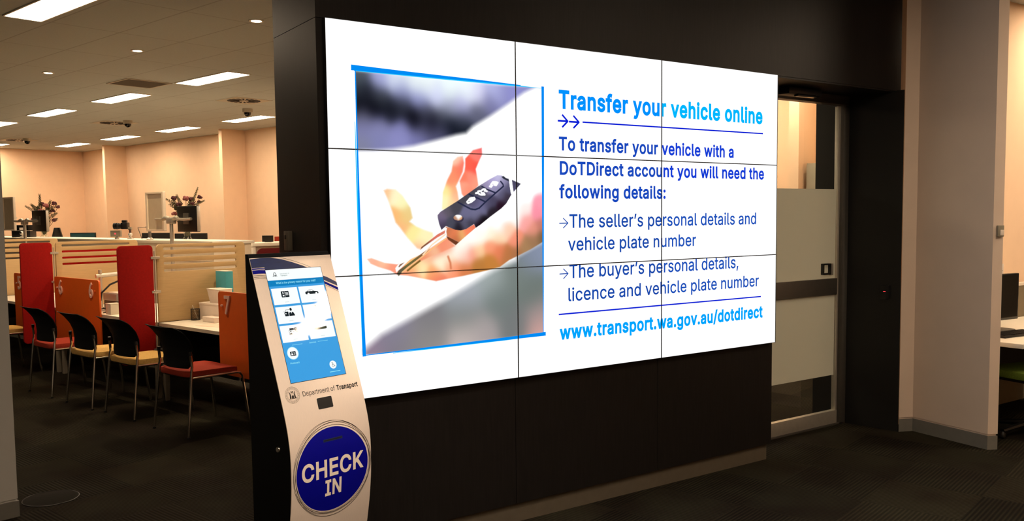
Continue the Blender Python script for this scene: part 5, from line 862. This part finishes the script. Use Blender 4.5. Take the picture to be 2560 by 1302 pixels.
def board(v, zc, w, h, label):
    t = one('backdrop_board', label, 'board', W(2.25, v, zc), TH, 'framed grey backdrop boards')
    MB().box(0.0, 0.012, -w / 2 + 0.01, w / 2 - 0.01, -h / 2 + 0.01, h / 2 - 0.01).build('board_face', M_PANELGREY, t)
    plate(rrect(-w / 2, w / 2, -h / 2, h / 2, 0.008), [rrect(-w / 2 + 0.035, w / 2 - 0.035, -h / 2 + 0.02, h / 2 - 0.02, 0.003)], -0.012, 0.018).map(lambda x, y, z: (z, x, y)).build('board_frame', M_FRAME, t, 0.003)
    MB().tube([(0.012, -w / 2 + 0.05, -0.06), (0.03, -w / 2 + 0.02, -0.06)], 0.012, 8).build('bracket', M_ALU, t)
desk(8.78, 10.9, 'white topped desk almost wholly behind the left wall end')
screen_stand(5.62, 1.630, 'silver pole stand between the framed board and monitor, behind the nearer divider', 0.40)
monitor_back(5.40, 1.630, 0.41, 0.272, 'black monitor back on the pole in front of the tall flowers')
board(6.055, 1.715, 0.40, 0.425, 'grey framed board left of the black monitor on the silver pole')
screen_stand(9.64, 1.630, 'silver pole stand with a monitor at the far left', 0.47)
monitor_back(9.30, 1.630, 0.475, 0.285, 'black monitor back at the far left in front of the spreading flowers')
board(10.33, 1.735, 0.42, 0.47, 'grey framed board beside the left wall end')

# ------------------------------------------------------------------ counter behind the desks and what stands on it
t = one('service_counter', 'long cream counter behind the desks', 'counter', W(3.20, 6.52, 0))
MB().box(0, 0.52, 0, 10.6, 0.0, 1.318).build('counter_front', M_CREAM, t, 0.003); MB().box(-0.025, 0.56, -0.02, 10.62, 1.318, 1.357).build('counter_top', M_TOP, t, 0.004)
MB().box(-0.004, 0.002, 0.0, 10.6, 1.10, 1.106).build('joint_line', M_EDGE, t)
R_CAM = math.atan2(0.565, -0.825)
t = one('photo_camera', 'black camera with a long lens above the nearer red divider', 'camera', W(3.36, 9.18, 1.50), R_CAM)
MB().box(-0.055, 0.035, -0.05, 0.05, 0, 0.095).build('camera_body', M_BLACK, t, 0.012); MB().box(-0.035, 0.03, -0.03, 0.03, 0.095, 0.128).build('viewfinder_hump', M_BLACK, t, 0.010)
MB().tube([(0.03, 0, 0.045), (0.075, 0, 0.045), (0.08, 0, 0.045), (0.15, 0, 0.045)], [0.040, 0.040, 0.044, 0.046], 20).build('lens', M_BLACK, t); MB().tube([(0.105, 0, 0.045), (0.112, 0, 0.045)], 0.0475, 20).build('lens_ring', M_SCREENOFF, t)
MB().box(-0.10, -0.055, -0.02, 0.02, -0.012, 0.030).build('side_bracket', M_GREYBOX, t, 0.002)
t = one('flash_unit', 'grey box with a small red light under the camera', 'box', W(3.33, 9.30, 1.357), R_CAM)
MB().box(-0.03, 0.11, -0.03, 0.03, 0.036, 0.125).build('unit_case', M_GREYBOX, t, 0.003); MB().box(0.03, 0.05, -0.034, -0.03, 0.070, 0.090).map(lambda x, y, z: (x, -y, z)).build('red_lamp', M_LED, t, 0.002, label='small red light')
MB().lathe([(0.03, 0), (0.03, 0.02), (0.015, 0.036)], (0.03, 0, 0), 16).build('unit_foot', M_ALU, t)
t = one('camera_mount', 'silver ball mount carrying the camera', 'mount', W(3.40, 9.10, 1.357), R_CAM)
MB().lathe([(0.045, 0), (0.045, 0.012), (0.02, 0.022), (0.014, 0.05)], seg=20).build('mount_base', M_ALU, t); MB().blob((0, 0, 0.066), 0.030, 0.030, 0.028, 16, 10).build('ball', M_ALU, t); MB().tube([(0, 0, 0.085), (0, 0, 0.143)], 0.015, 12).build('mount_neck', mat('dark_bronze', (66, 46, 40), 0.4), t)
t = one('microphone', 'thin black wire microphone right of the camera', 'microphone', W(3.36, 8.74, 1.357), R_CAM)
MB().tube([(-0.035, 0, 0), (0.02, 0, 0.165)], 0.004, 6).build('wire_stem', M_BLACK, t); MB().tube([(0.022, 0, 0.163), (-0.09, 0, 0.172)], 0.003, 6).build('wire_arm', M_BLACK, t); MB().tube([(-0.09, 0, 0.172), (-0.12, 0, 0.174)], 0.007, 8).build('wire_tip', M_BLACK, t)
t = one('short_post', 'short silver post on the counter left of the framed board', 'post', W(3.30, 8.32, 1.357))
MB().tube([(0, 0, 0), (0, 0, 0.115)], 0.020, 14).build('post_tube', M_ALUD, t); MB().lathe([(0.045, 0), (0.045, 0.014), (0.025, 0.03)], seg=18).build('post_base', M_ALU, t)
GLASSY = M_GLASS
def vase_and_flowers(v, width, height, seed, lab_v, lab_f, sprays, blooms):
    t = one('vase', lab_v, 'vase', W(3.40, v, 1.357), R_CAM + PI, 'glass vases on the counter')
    MB().lathe([(0.070, 0), (0.074, 0.006), (0.05, 0.03), (0.038, 0.06), (0.052, 0.10), (0.072, 0.16), (0.085, 0.23), (0.083, 0.23), (0.069, 0.16), (0.049, 0.10), (0.035, 0.06), (0.040, 0.03)], seg=24).build('glass_body', GLASSY, t)
    t2 = one('flower_bouquet', lab_f, 'flowers', W(3.40, v, 1.357), R_CAM + PI, 'dried flower arrangements on the counter'); rnd = random.Random(seed)
    for (x, z, kind, size) in blooms:
        size *= 0.78
        y = rnd.uniform(-0.08, 0.08); m = {'r': M_BLOOM, 'p': M_PINKB}[kind]; b = MB()
        for k in range(9):
            a = 2 * PI * k / 9 + rnd.random(); el = rnd.uniform(-0.4, 0.9)
            b.blob((x + size * 0.45 * math.cos(a) * math.cos(el), y + size * 0.45 * math.sin(a) * math.cos(el), z + size * 0.5 * math.sin(el)), size * 0.42, size * 0.42, size * 0.36, 8, 5)
        fl = b.build('bloom', m, t2)
        MB().tube([(0.02 * rnd.uniform(-1, 1), 0, 0.05), (x * 0.35, y * 0.3, z * 0.5), (x, y, z)], 0.0035, 6).build('flower_stem', M_LEAF, fl)
    extra = [(rnd.uniform(-0.1, 0.1), rnd.uniform(0.22, 0.40), rnd.uniform(-0.20, 0.2), rnd.uniform(0.42, 0.54), 6, 0.045) for _ in range(12)]
    for (x0, z0, x1, z1, n, ls) in list(sprays) + extra:
        b = MB(); y0 = rnd.uniform(-0.05, 0.05); y1 = y0 + rnd.uniform(-0.06, 0.06); b.tube([(x0 * 0.2, 0, 0.06), (x0, y0, z0), (x1, y1, z1)], 0.0035, 6)
        d = Vector((x1 - x0, y1 - y0, z1 - z0)); nn = Vector((-d.z, 0, d.x)).normalized()
        for k in range(n):
            f = (k + 0.5) / n; p = Vector((x0, y0, z0)) + d * f
            for s in (1, -1):
                q = p + nn * s * ls * (1 - 0.6 * f) + d.normalized() * ls * 0.8; w = d.normalized() * ls * 0.22; mid = (p + q) / 2 + Vector((0, 0.008 * s, 0))
                b.add([p, mid + w * 1.5, q, mid - w * 1.5], [(0, 1, 2, 3)])
        b.build('leaf_spray', M_LEAF, t2, 0, 0)
vase_and_flowers(7.50, 0.47, 0.65, 5, 'clear glass vase under the nearer monitor on the counter', 'tall dried flowers beside the framed board',
    ((-0.05, 0.42, -0.27, 0.55, 8, 0.035), (0.06, 0.45, 0.135, 0.68, 11, 0.03), (0.12, 0.46, 0.24, 0.51, 8, 0.025), (-0.05, 0.44, -0.10, 0.58, 8, 0.035), (-0.1, 0.3, -0.16, 0.46, 6, 0.03), (0.0, 0.4, 0.02, 0.56, 7, 0.03)),
    ((-0.165, 0.545, 'r', 0.062), (-0.02, 0.54, 'p', 0.07), (0.05, 0.53, 'r', 0.06), (0.165, 0.56, 'r', 0.055), (0.155, 0.50, 'r', 0.045), (-0.15, 0.42, 'r', 0.065), (-0.14, 0.34, 'p', 0.06), (-0.12, 0.27, 'r', 0.06), (-0.07, 0.46, 'r', 0.06), (0.10, 0.47, 'r', 0.05)))
vase_and_flowers(12.15, 0.6, 0.65, 11, 'clear glass vase under the far left monitor on the counter', 'spreading dried flowers at the far left',
    ((-0.10, 0.42, -0.30, 0.52, 8, 0.04), (-0.02, 0.46, 0.00, 0.70, 9, 0.045), (0.08, 0.40, 0.26, 0.54, 7, 0.04), (0.10, 0.34, 0.22, 0.40, 6, 0.04), (-0.06, 0.44, -0.14, 0.54, 7, 0.045), (0.05, 0.44, 0.12, 0.60, 7, 0.045), (0.12, 0.28, 0.20, 0.30, 5, 0.04)),
    ((-0.02, 0.55, 'r', 0.07), (0.07, 0.52, 'p', 0.08), (0.20, 0.56, 'r', 0.065), (0.28, 0.50, 'r', 0.055), (-0.18, 0.38, 'r', 0.07), (-0.16, 0.30, 'p', 0.06), (0.0, 0.44, 'p', 0.07), (0.16, 0.44, 'r', 0.06), (0.17, 0.28, 'r', 0.06), (-0.09, 0.46, 'r', 0.055)))
t = one('staff_bench', 'staff bench behind the cream counter', 'desk', W(3.78, 6.6, 0))
MB().box(0, 0.44, 0, 9.5, 0.985, 1.01).build('bench_top', M_TOP, t, 0.002)
for y in (0.03, 4.7, 9.42): MB().box(0.03, 0.40, y, y + 0.05, 0, 0.985).build('bench_leg', M_EDGE, t, 0.002)
def low_monitor(u, v, w, top, label, face=M_BLACK):
    t = one('desktop_monitor', label, 'monitor', W(u, v, 1.01), -0.6, 'monitors behind the cream counter'); h = top - 1.01
    MB().box(-w / 2, w / 2, 0.0, 0.03, 0.06, h).build('monitor_case', M_BLACK, t, 0.005); MB().box(-w / 2 + 0.015, w / 2 - 0.015, -0.002, 0.0, 0.08, h - 0.015).build('screen', face, t)
    MB().box(-0.03, 0.03, 0.02, 0.05, 0.0, 0.18).build('stand_neck', M_BLACK, t); MB().box(-0.11, 0.11, -0.04, 0.12, 0, 0.012).build('stand_foot', M_BLACK, t, 0.003)
low_monitor(4.06, 9.62, 0.47, 1.432, 'dark monitor left of the short silver post, behind the counter')
low_monitor(4.06, 8.62, 0.47, 1.428, 'dark monitor behind the tall flower vase on the counter')
low_monitor(4.06, 12.25, 0.44, 1.425, 'teal tinted monitor behind the counter, left of the bright wall fin', M_TEALSCR)
t = one('office_chair', 'black rounded office chair back above the counter at far left', 'chair', W(4.75, 15.0, 0), R_CAM)
MB().grid(lambda i, j: ((i - 0.5) * 0.24 * (1 - 0.55 * max(0, j - 0.7) / 0.3), 0.04 * (2 * i - 1) ** 2, 0.70 + 0.80 * j), 10, 12, lambda i, j: ((i - 0.5) * 0.24 * (1 - 0.55 * max(0, j - 0.7) / 0.3), 0.04 * (2 * i - 1) ** 2 + 0.04, 0.70 + 0.80 * j)).build('chair_back', M_BLACK, t, 0.006)
MB().prism(rrect(-0.24, 0.24, 0.0, 0.46, 0.06), 0.46, 0.52).build('seat', M_MESHB, t, 0.01); MB().tube([(0, 0.2, 0.06), (0, 0.2, 0.46)], 0.025, 12).build('gas_lift', M_CHROME, t)
st_ = MB()
for k in range(5): a = 2 * PI * k / 5; st_.tube([(0, 0.2, 0.09), (0.28 * math.cos(a), 0.2 + 0.28 * math.sin(a), 0.03)], 0.02, 8)
st_.build('star_base', M_BLACK, t); MB().box(-0.03, 0.03, -0.02, 0.06, 0.44, 0.75).build('back_post', M_BLACK, t)
t = one('receipt_printer', 'black stacked printers at the far left beside the wall end', 'printer', W(3.42, 13.05, 1.357), R_CAM)
MB().box(-0.15, 0.17, -0.10, 0.10, 0, 0.115).build('lower_case', M_BLACK, t, 0.008); MB().box(-0.11, 0.10, -0.08, 0.08, 0.117, 0.21).build('upper_case', M_BLACKM, t, 0.01); MB().box(-0.03, 0.04, 0.081, 0.084, 0.125, 0.165).build('paper_label', M_WBOX, t)
MB().box(-0.152, 0.172, -0.102, 0.102, 0.112, 0.118).build('middle_trim', M_ALU, t)
t = one('card_camera', 'small silver web camera on the counter at the far left', 'camera', W(3.26, 12.72, 1.357), R_CAM)
MB().lathe([(0.04, 0), (0.04, 0.012), (0.016, 0.022), (0.014, 0.05)], seg=18).build('web_base', M_ALU, t); MB().blob((0, 0, 0.075), 0.036, 0.036, 0.033, 16, 10).build('web_head', M_ALU, t); MB().tube([(0, 0.02, 0.08), (0, 0.045, 0.082)], 0.014, 12).build('web_lens', M_BLACK, t)

# counters at the far side of the feature wall
t = one('end_counter', 'white topped counter right of the slotted divider, touching the dark wall', 'counter', W(4.68, 8.0, 0))
MB().box(0.0, 1.75, 0.06, 0.62, 0, 1.225).build('counter_body', M_CREAM, t, 0.003); MB().box(0.0, 0.05, 0.0, 0.62, 0, 1.225).build('end_panel', M_TOP, t, 0.003); MB().box(-0.01, 1.76, -0.01, 0.64, 1.225, 1.272).build('counter_top', M_TOP, t, 0.004)
t = one('maroon_screen', 'maroon rounded screen in front of the white end counter', 'screen', W(4.70, 7.93, 0))
plate(rrect(0, 1.5, 0.30, 1.195, 0.10, 8), [], -0.015, 0.015).map(lambda x, y, z: (x, z, y)).build('felt_panel', M_DRED, t, 0.005); MB().box(0.2, 0.25, -0.02, 0.02, 0, 0.31).build('screen_leg', M_ALU, t); MB().box(1.2, 1.25, -0.02, 0.02, 0, 0.31).build('screen_leg', M_ALU, t)
t = one('tablet', 'small black monitor standing on the white end counter', 'monitor', W(5.17, 8.36, 1.272), -0.62)
MB().box(-0.085, 0.085, 0, 0.018, 0.004, 0.100).build('tablet_case', M_BLACK, t, 0.003); MB().box(-0.078, 0.078, -0.0015, 0.0, 0.010, 0.094).build('screen', M_SCREENOFF, t); MB().box(-0.05, 0.05, 0.015, 0.07, 0, 0.008).build('tablet_foot', M_BLACK, t, 0.002)
t = one('rust_panel', 'rust red panel above the white end counter next to the dark wall', 'screen', W(6.13, 9.6, 0))
MB().box(0, 0.55, -0.015, 0.015, 0.08, 1.325).build('felt_panel', M_SEATR, t, 0.004); MB().box(0.1, 0.16, -0.12, 0.12, 0, 0.08).build('panel_foot', M_ALUD, t); MB().box(0.42, 0.48, -0.12, 0.12, 0, 0.08).build('panel_foot', M_ALUD, t)
t = one('side_table', 'pale side cabinet left of the white end counter', 'cabinet', W(4.28, 8.25, 0))
MB().box(0, 0.38, 0, 0.45, 0, 1.125).build('cabinet_body', M_CREAM, t, 0.003); MB().box(-0.01, 0.39, -0.01, 0.46, 1.125, 1.150).build('cabinet_top', M_TOP, t, 0.003)
t = one('keyboard', 'black keyboard on the pale side cabinet', 'keyboard', W(4.47, 8.42, 1.150), -0.5)
MB().box(-0.08, 0.08, -0.06, 0.06, 0, 0.016).build('key_deck', M_BLACK, t, 0.003); MB().box(-0.07, 0.07, -0.05, 0.05, 0.016, 0.019).build('keys', M_BLACKM, t)
t = one('paper_cup', 'tiny white cup standing behind the keyboard on the side cabinet', 'cup', W(4.50, 8.60, 1.150))
MB().lathe([(0.022, 0), (0.032, 0.085), (0.030, 0.085), (0.020, 0.004), (0.001, 0.004)], seg=20).build('cup_body', M_WBOX, t); MB().tube([(0.0315 * math.cos(2 * PI * k / 20), 0.0315 * math.sin(2 * PI * k / 20), 0.085) for k in range(21)], 0.002, 6).build('cup_rim', M_WBOX, t)
t = one('tall_cabinet', 'grey green cabinet seen through the glass door', 'cabinet', W(6.72, 0.12, 0))
MB().box(0, 0.36, 0, 0.46, 0.06, 2.15).build('cabinet_body', M_GREYBOX, t, 0.004); MB().box(0.02, 0.36, 0.01, 0.45, 0, 0.06).build('plinth', M_BLACK, t)
for y in (0.005, 0.233): dr = MB().box(-0.018, 0.0, y, y + 0.222, 0.08, 2.13).build('cabinet_door', M_GREYBOX, t, 0.002); MB().tube([(-0.03, y + (0.20 if y < 0.1 else 0.02), 1.0), (-0.03, y + (0.20 if y < 0.1 else 0.02), 1.15)], 0.005, 8).build('pull_handle', M_ALU, dr)

# ------------------------------------------------------------------ desk at the right edge
t = thing('office_desk', 'white topped desk tucked behind the white wall end', 'desk', (4.585, -0.82, 0), 0)
MB().box(0, 1.75, 0, 0.78, 0.688, 0.72).build('desktop', M_TOP, t, 0.003); MB().box(0.02, 0.06, 0.62, 0.70, 0, 0.688).build('desk_leg', M_EDGE, t, 0.002); MB().box(1.69, 1.73, 0.62, 0.70, 0, 0.688).build('desk_leg', M_EDGE, t, 0.002); MB().box(0.03, 1.70, 0.72, 0.74, 0.25, 0.688).build('modesty_panel', M_DARKPAINT_SHADE, t, 0.002)  # modesty panel is coloured dark to give the shade below the desktop
t = thing('desk_screen', 'low grey felt screen behind the monitor at the right edge', 'screen', (4.70, -0.02, 0), 0)
MB().box(0, 1.9, -0.012, 0.012, 0.0, 0.985).build('felt_panel', mat('olive_felt', (122, 108, 84), 0.8, noise=0.05), t, 0.002); MB().box(-0.005, 1.905, -0.018, 0.018, 0.985, 1.012).build('top_cap', M_FRAME, t, 0.003)
t = thing('monitor', 'black monitor on the desk at the right edge', 'monitor', (5.14, -0.37, 0.72), math.radians(-6))
MB().box(-0.26, 0.26, 0, 0.035, 0.075, 0.425).build('monitor_case', M_BLACK, t, 0.006); MB().box(-0.245, 0.245, -0.002, 0.0, 0.095, 0.412).build('screen', M_SCREENOFF, t); MB().box(-0.04, 0.04, 0.03, 0.06, 0.0, 0.2).build('stand_neck', M_BLACK, t); MB().prism(rrect(-0.13, 0.13, -0.08, 0.13, 0.04), 0, 0.014).build('stand_foot', M_ALUD, t, 0.003)
c = thing('desk_sign', 'small white letter sign on top of the right edge monitor', 'sign', (5.175, -0.345, 1.145), math.radians(-6))
MB().box(-0.10, 0.075, 0, 0.003, 0, 0.075).build('sign_card', M_WBOX, c, 0.0005)
vs, fs = fit_text('APL', -0.085, 0.062, 0.022, 0.036, 0.01); MB().add([(p[0], -0.0008, p[1]) for p in vs], fs).build('sign_letters', M_INK, c, 0, 0)
t = thing('keyboard', 'black keyboard in front of the right edge monitor', 'keyboard', (5.00, -0.56, 0.72), math.radians(-6))
MB().box(-0.22, 0.22, -0.075, 0.075, 0, 0.018).build('key_deck', M_BLACK, t, 0.004); kk = MB()
for r in range(5):
    for q in range(15): kk.box(-0.21 + q * 0.028, -0.186 + q * 0.028, -0.066 + r * 0.027, -0.043 + r * 0.027, 0.018, 0.023)
kk.build('keys', M_BLACKM, t)
t = thing('task_chair', 'green seated chair pushed under the right edge desk', 'chair', (5.06, -0.66, 0), math.radians(78))
MB().prism(rrect(-0.24, 0.24, -0.24, 0.24, 0.07), 0.43, 0.485).build('seat', M_SEATG, t, 0.015); MB().box(-0.20, 0.20, -0.20, 0.20, 0.405, 0.43).build('seat_pan', M_BLACK, t, 0.004)
MB().grid(lambda i, j: (-0.27 - 0.06 * j, (i - 0.5) * 0.42, 0.52 + 0.34 * j), 8, 8, lambda i, j: (-0.29 - 0.06 * j, (i - 0.5) * 0.42, 0.52 + 0.34 * j)).build('backrest', M_MESHB, t, 0.006)
MB().tube([(-0.2, 0, 0.42), (-0.27, 0, 0.45), (-0.30, 0, 0.60)], 0.018, 8).build('back_post', M_BLACK, t); MB().tube([(0, 0, 0.06), (0, 0, 0.41)], 0.024, 12).build('gas_lift', M_CHROME, t)
for k in range(5):
    a = 2 * PI * k / 5 + 0.3; lg = MB().tube([(0, 0, 0.09), (0.27 * math.cos(a), 0.27 * math.sin(a), 0.055)], [0.024, 0.016], 8).build('base_leg', M_BLACK, t); MB().lathe([(0.012, 0), (0.022, 0.012), (0.022, 0.035), (0.012, 0.05)], (0.27 * math.cos(a), 0.27 * math.sin(a), 0), 12).build('caster', M_BLACK, lg)

t = one('floor_socket', 'dark grey round socket lid in the carpet beside the left wall end', 'socket', W(-0.42, 2.15, 0))
MB().lathe([(0.001, 0), (0.145, 0), (0.148, 0.002), (0.142, 0.004), (0.001, 0.004)], seg=40).build('socket_lid', mat('socket_grey', (27, 25, 21), 0.9, noise=0.15, nscale=30, spec=0.1), t)
MB().tube([(0.149 * math.cos(2 * PI * k / 40), 0.149 * math.sin(2 * PI * k / 40), 0.002) for k in range(41)], 0.003, 6).build('lid_rim', M_BLACK, t)
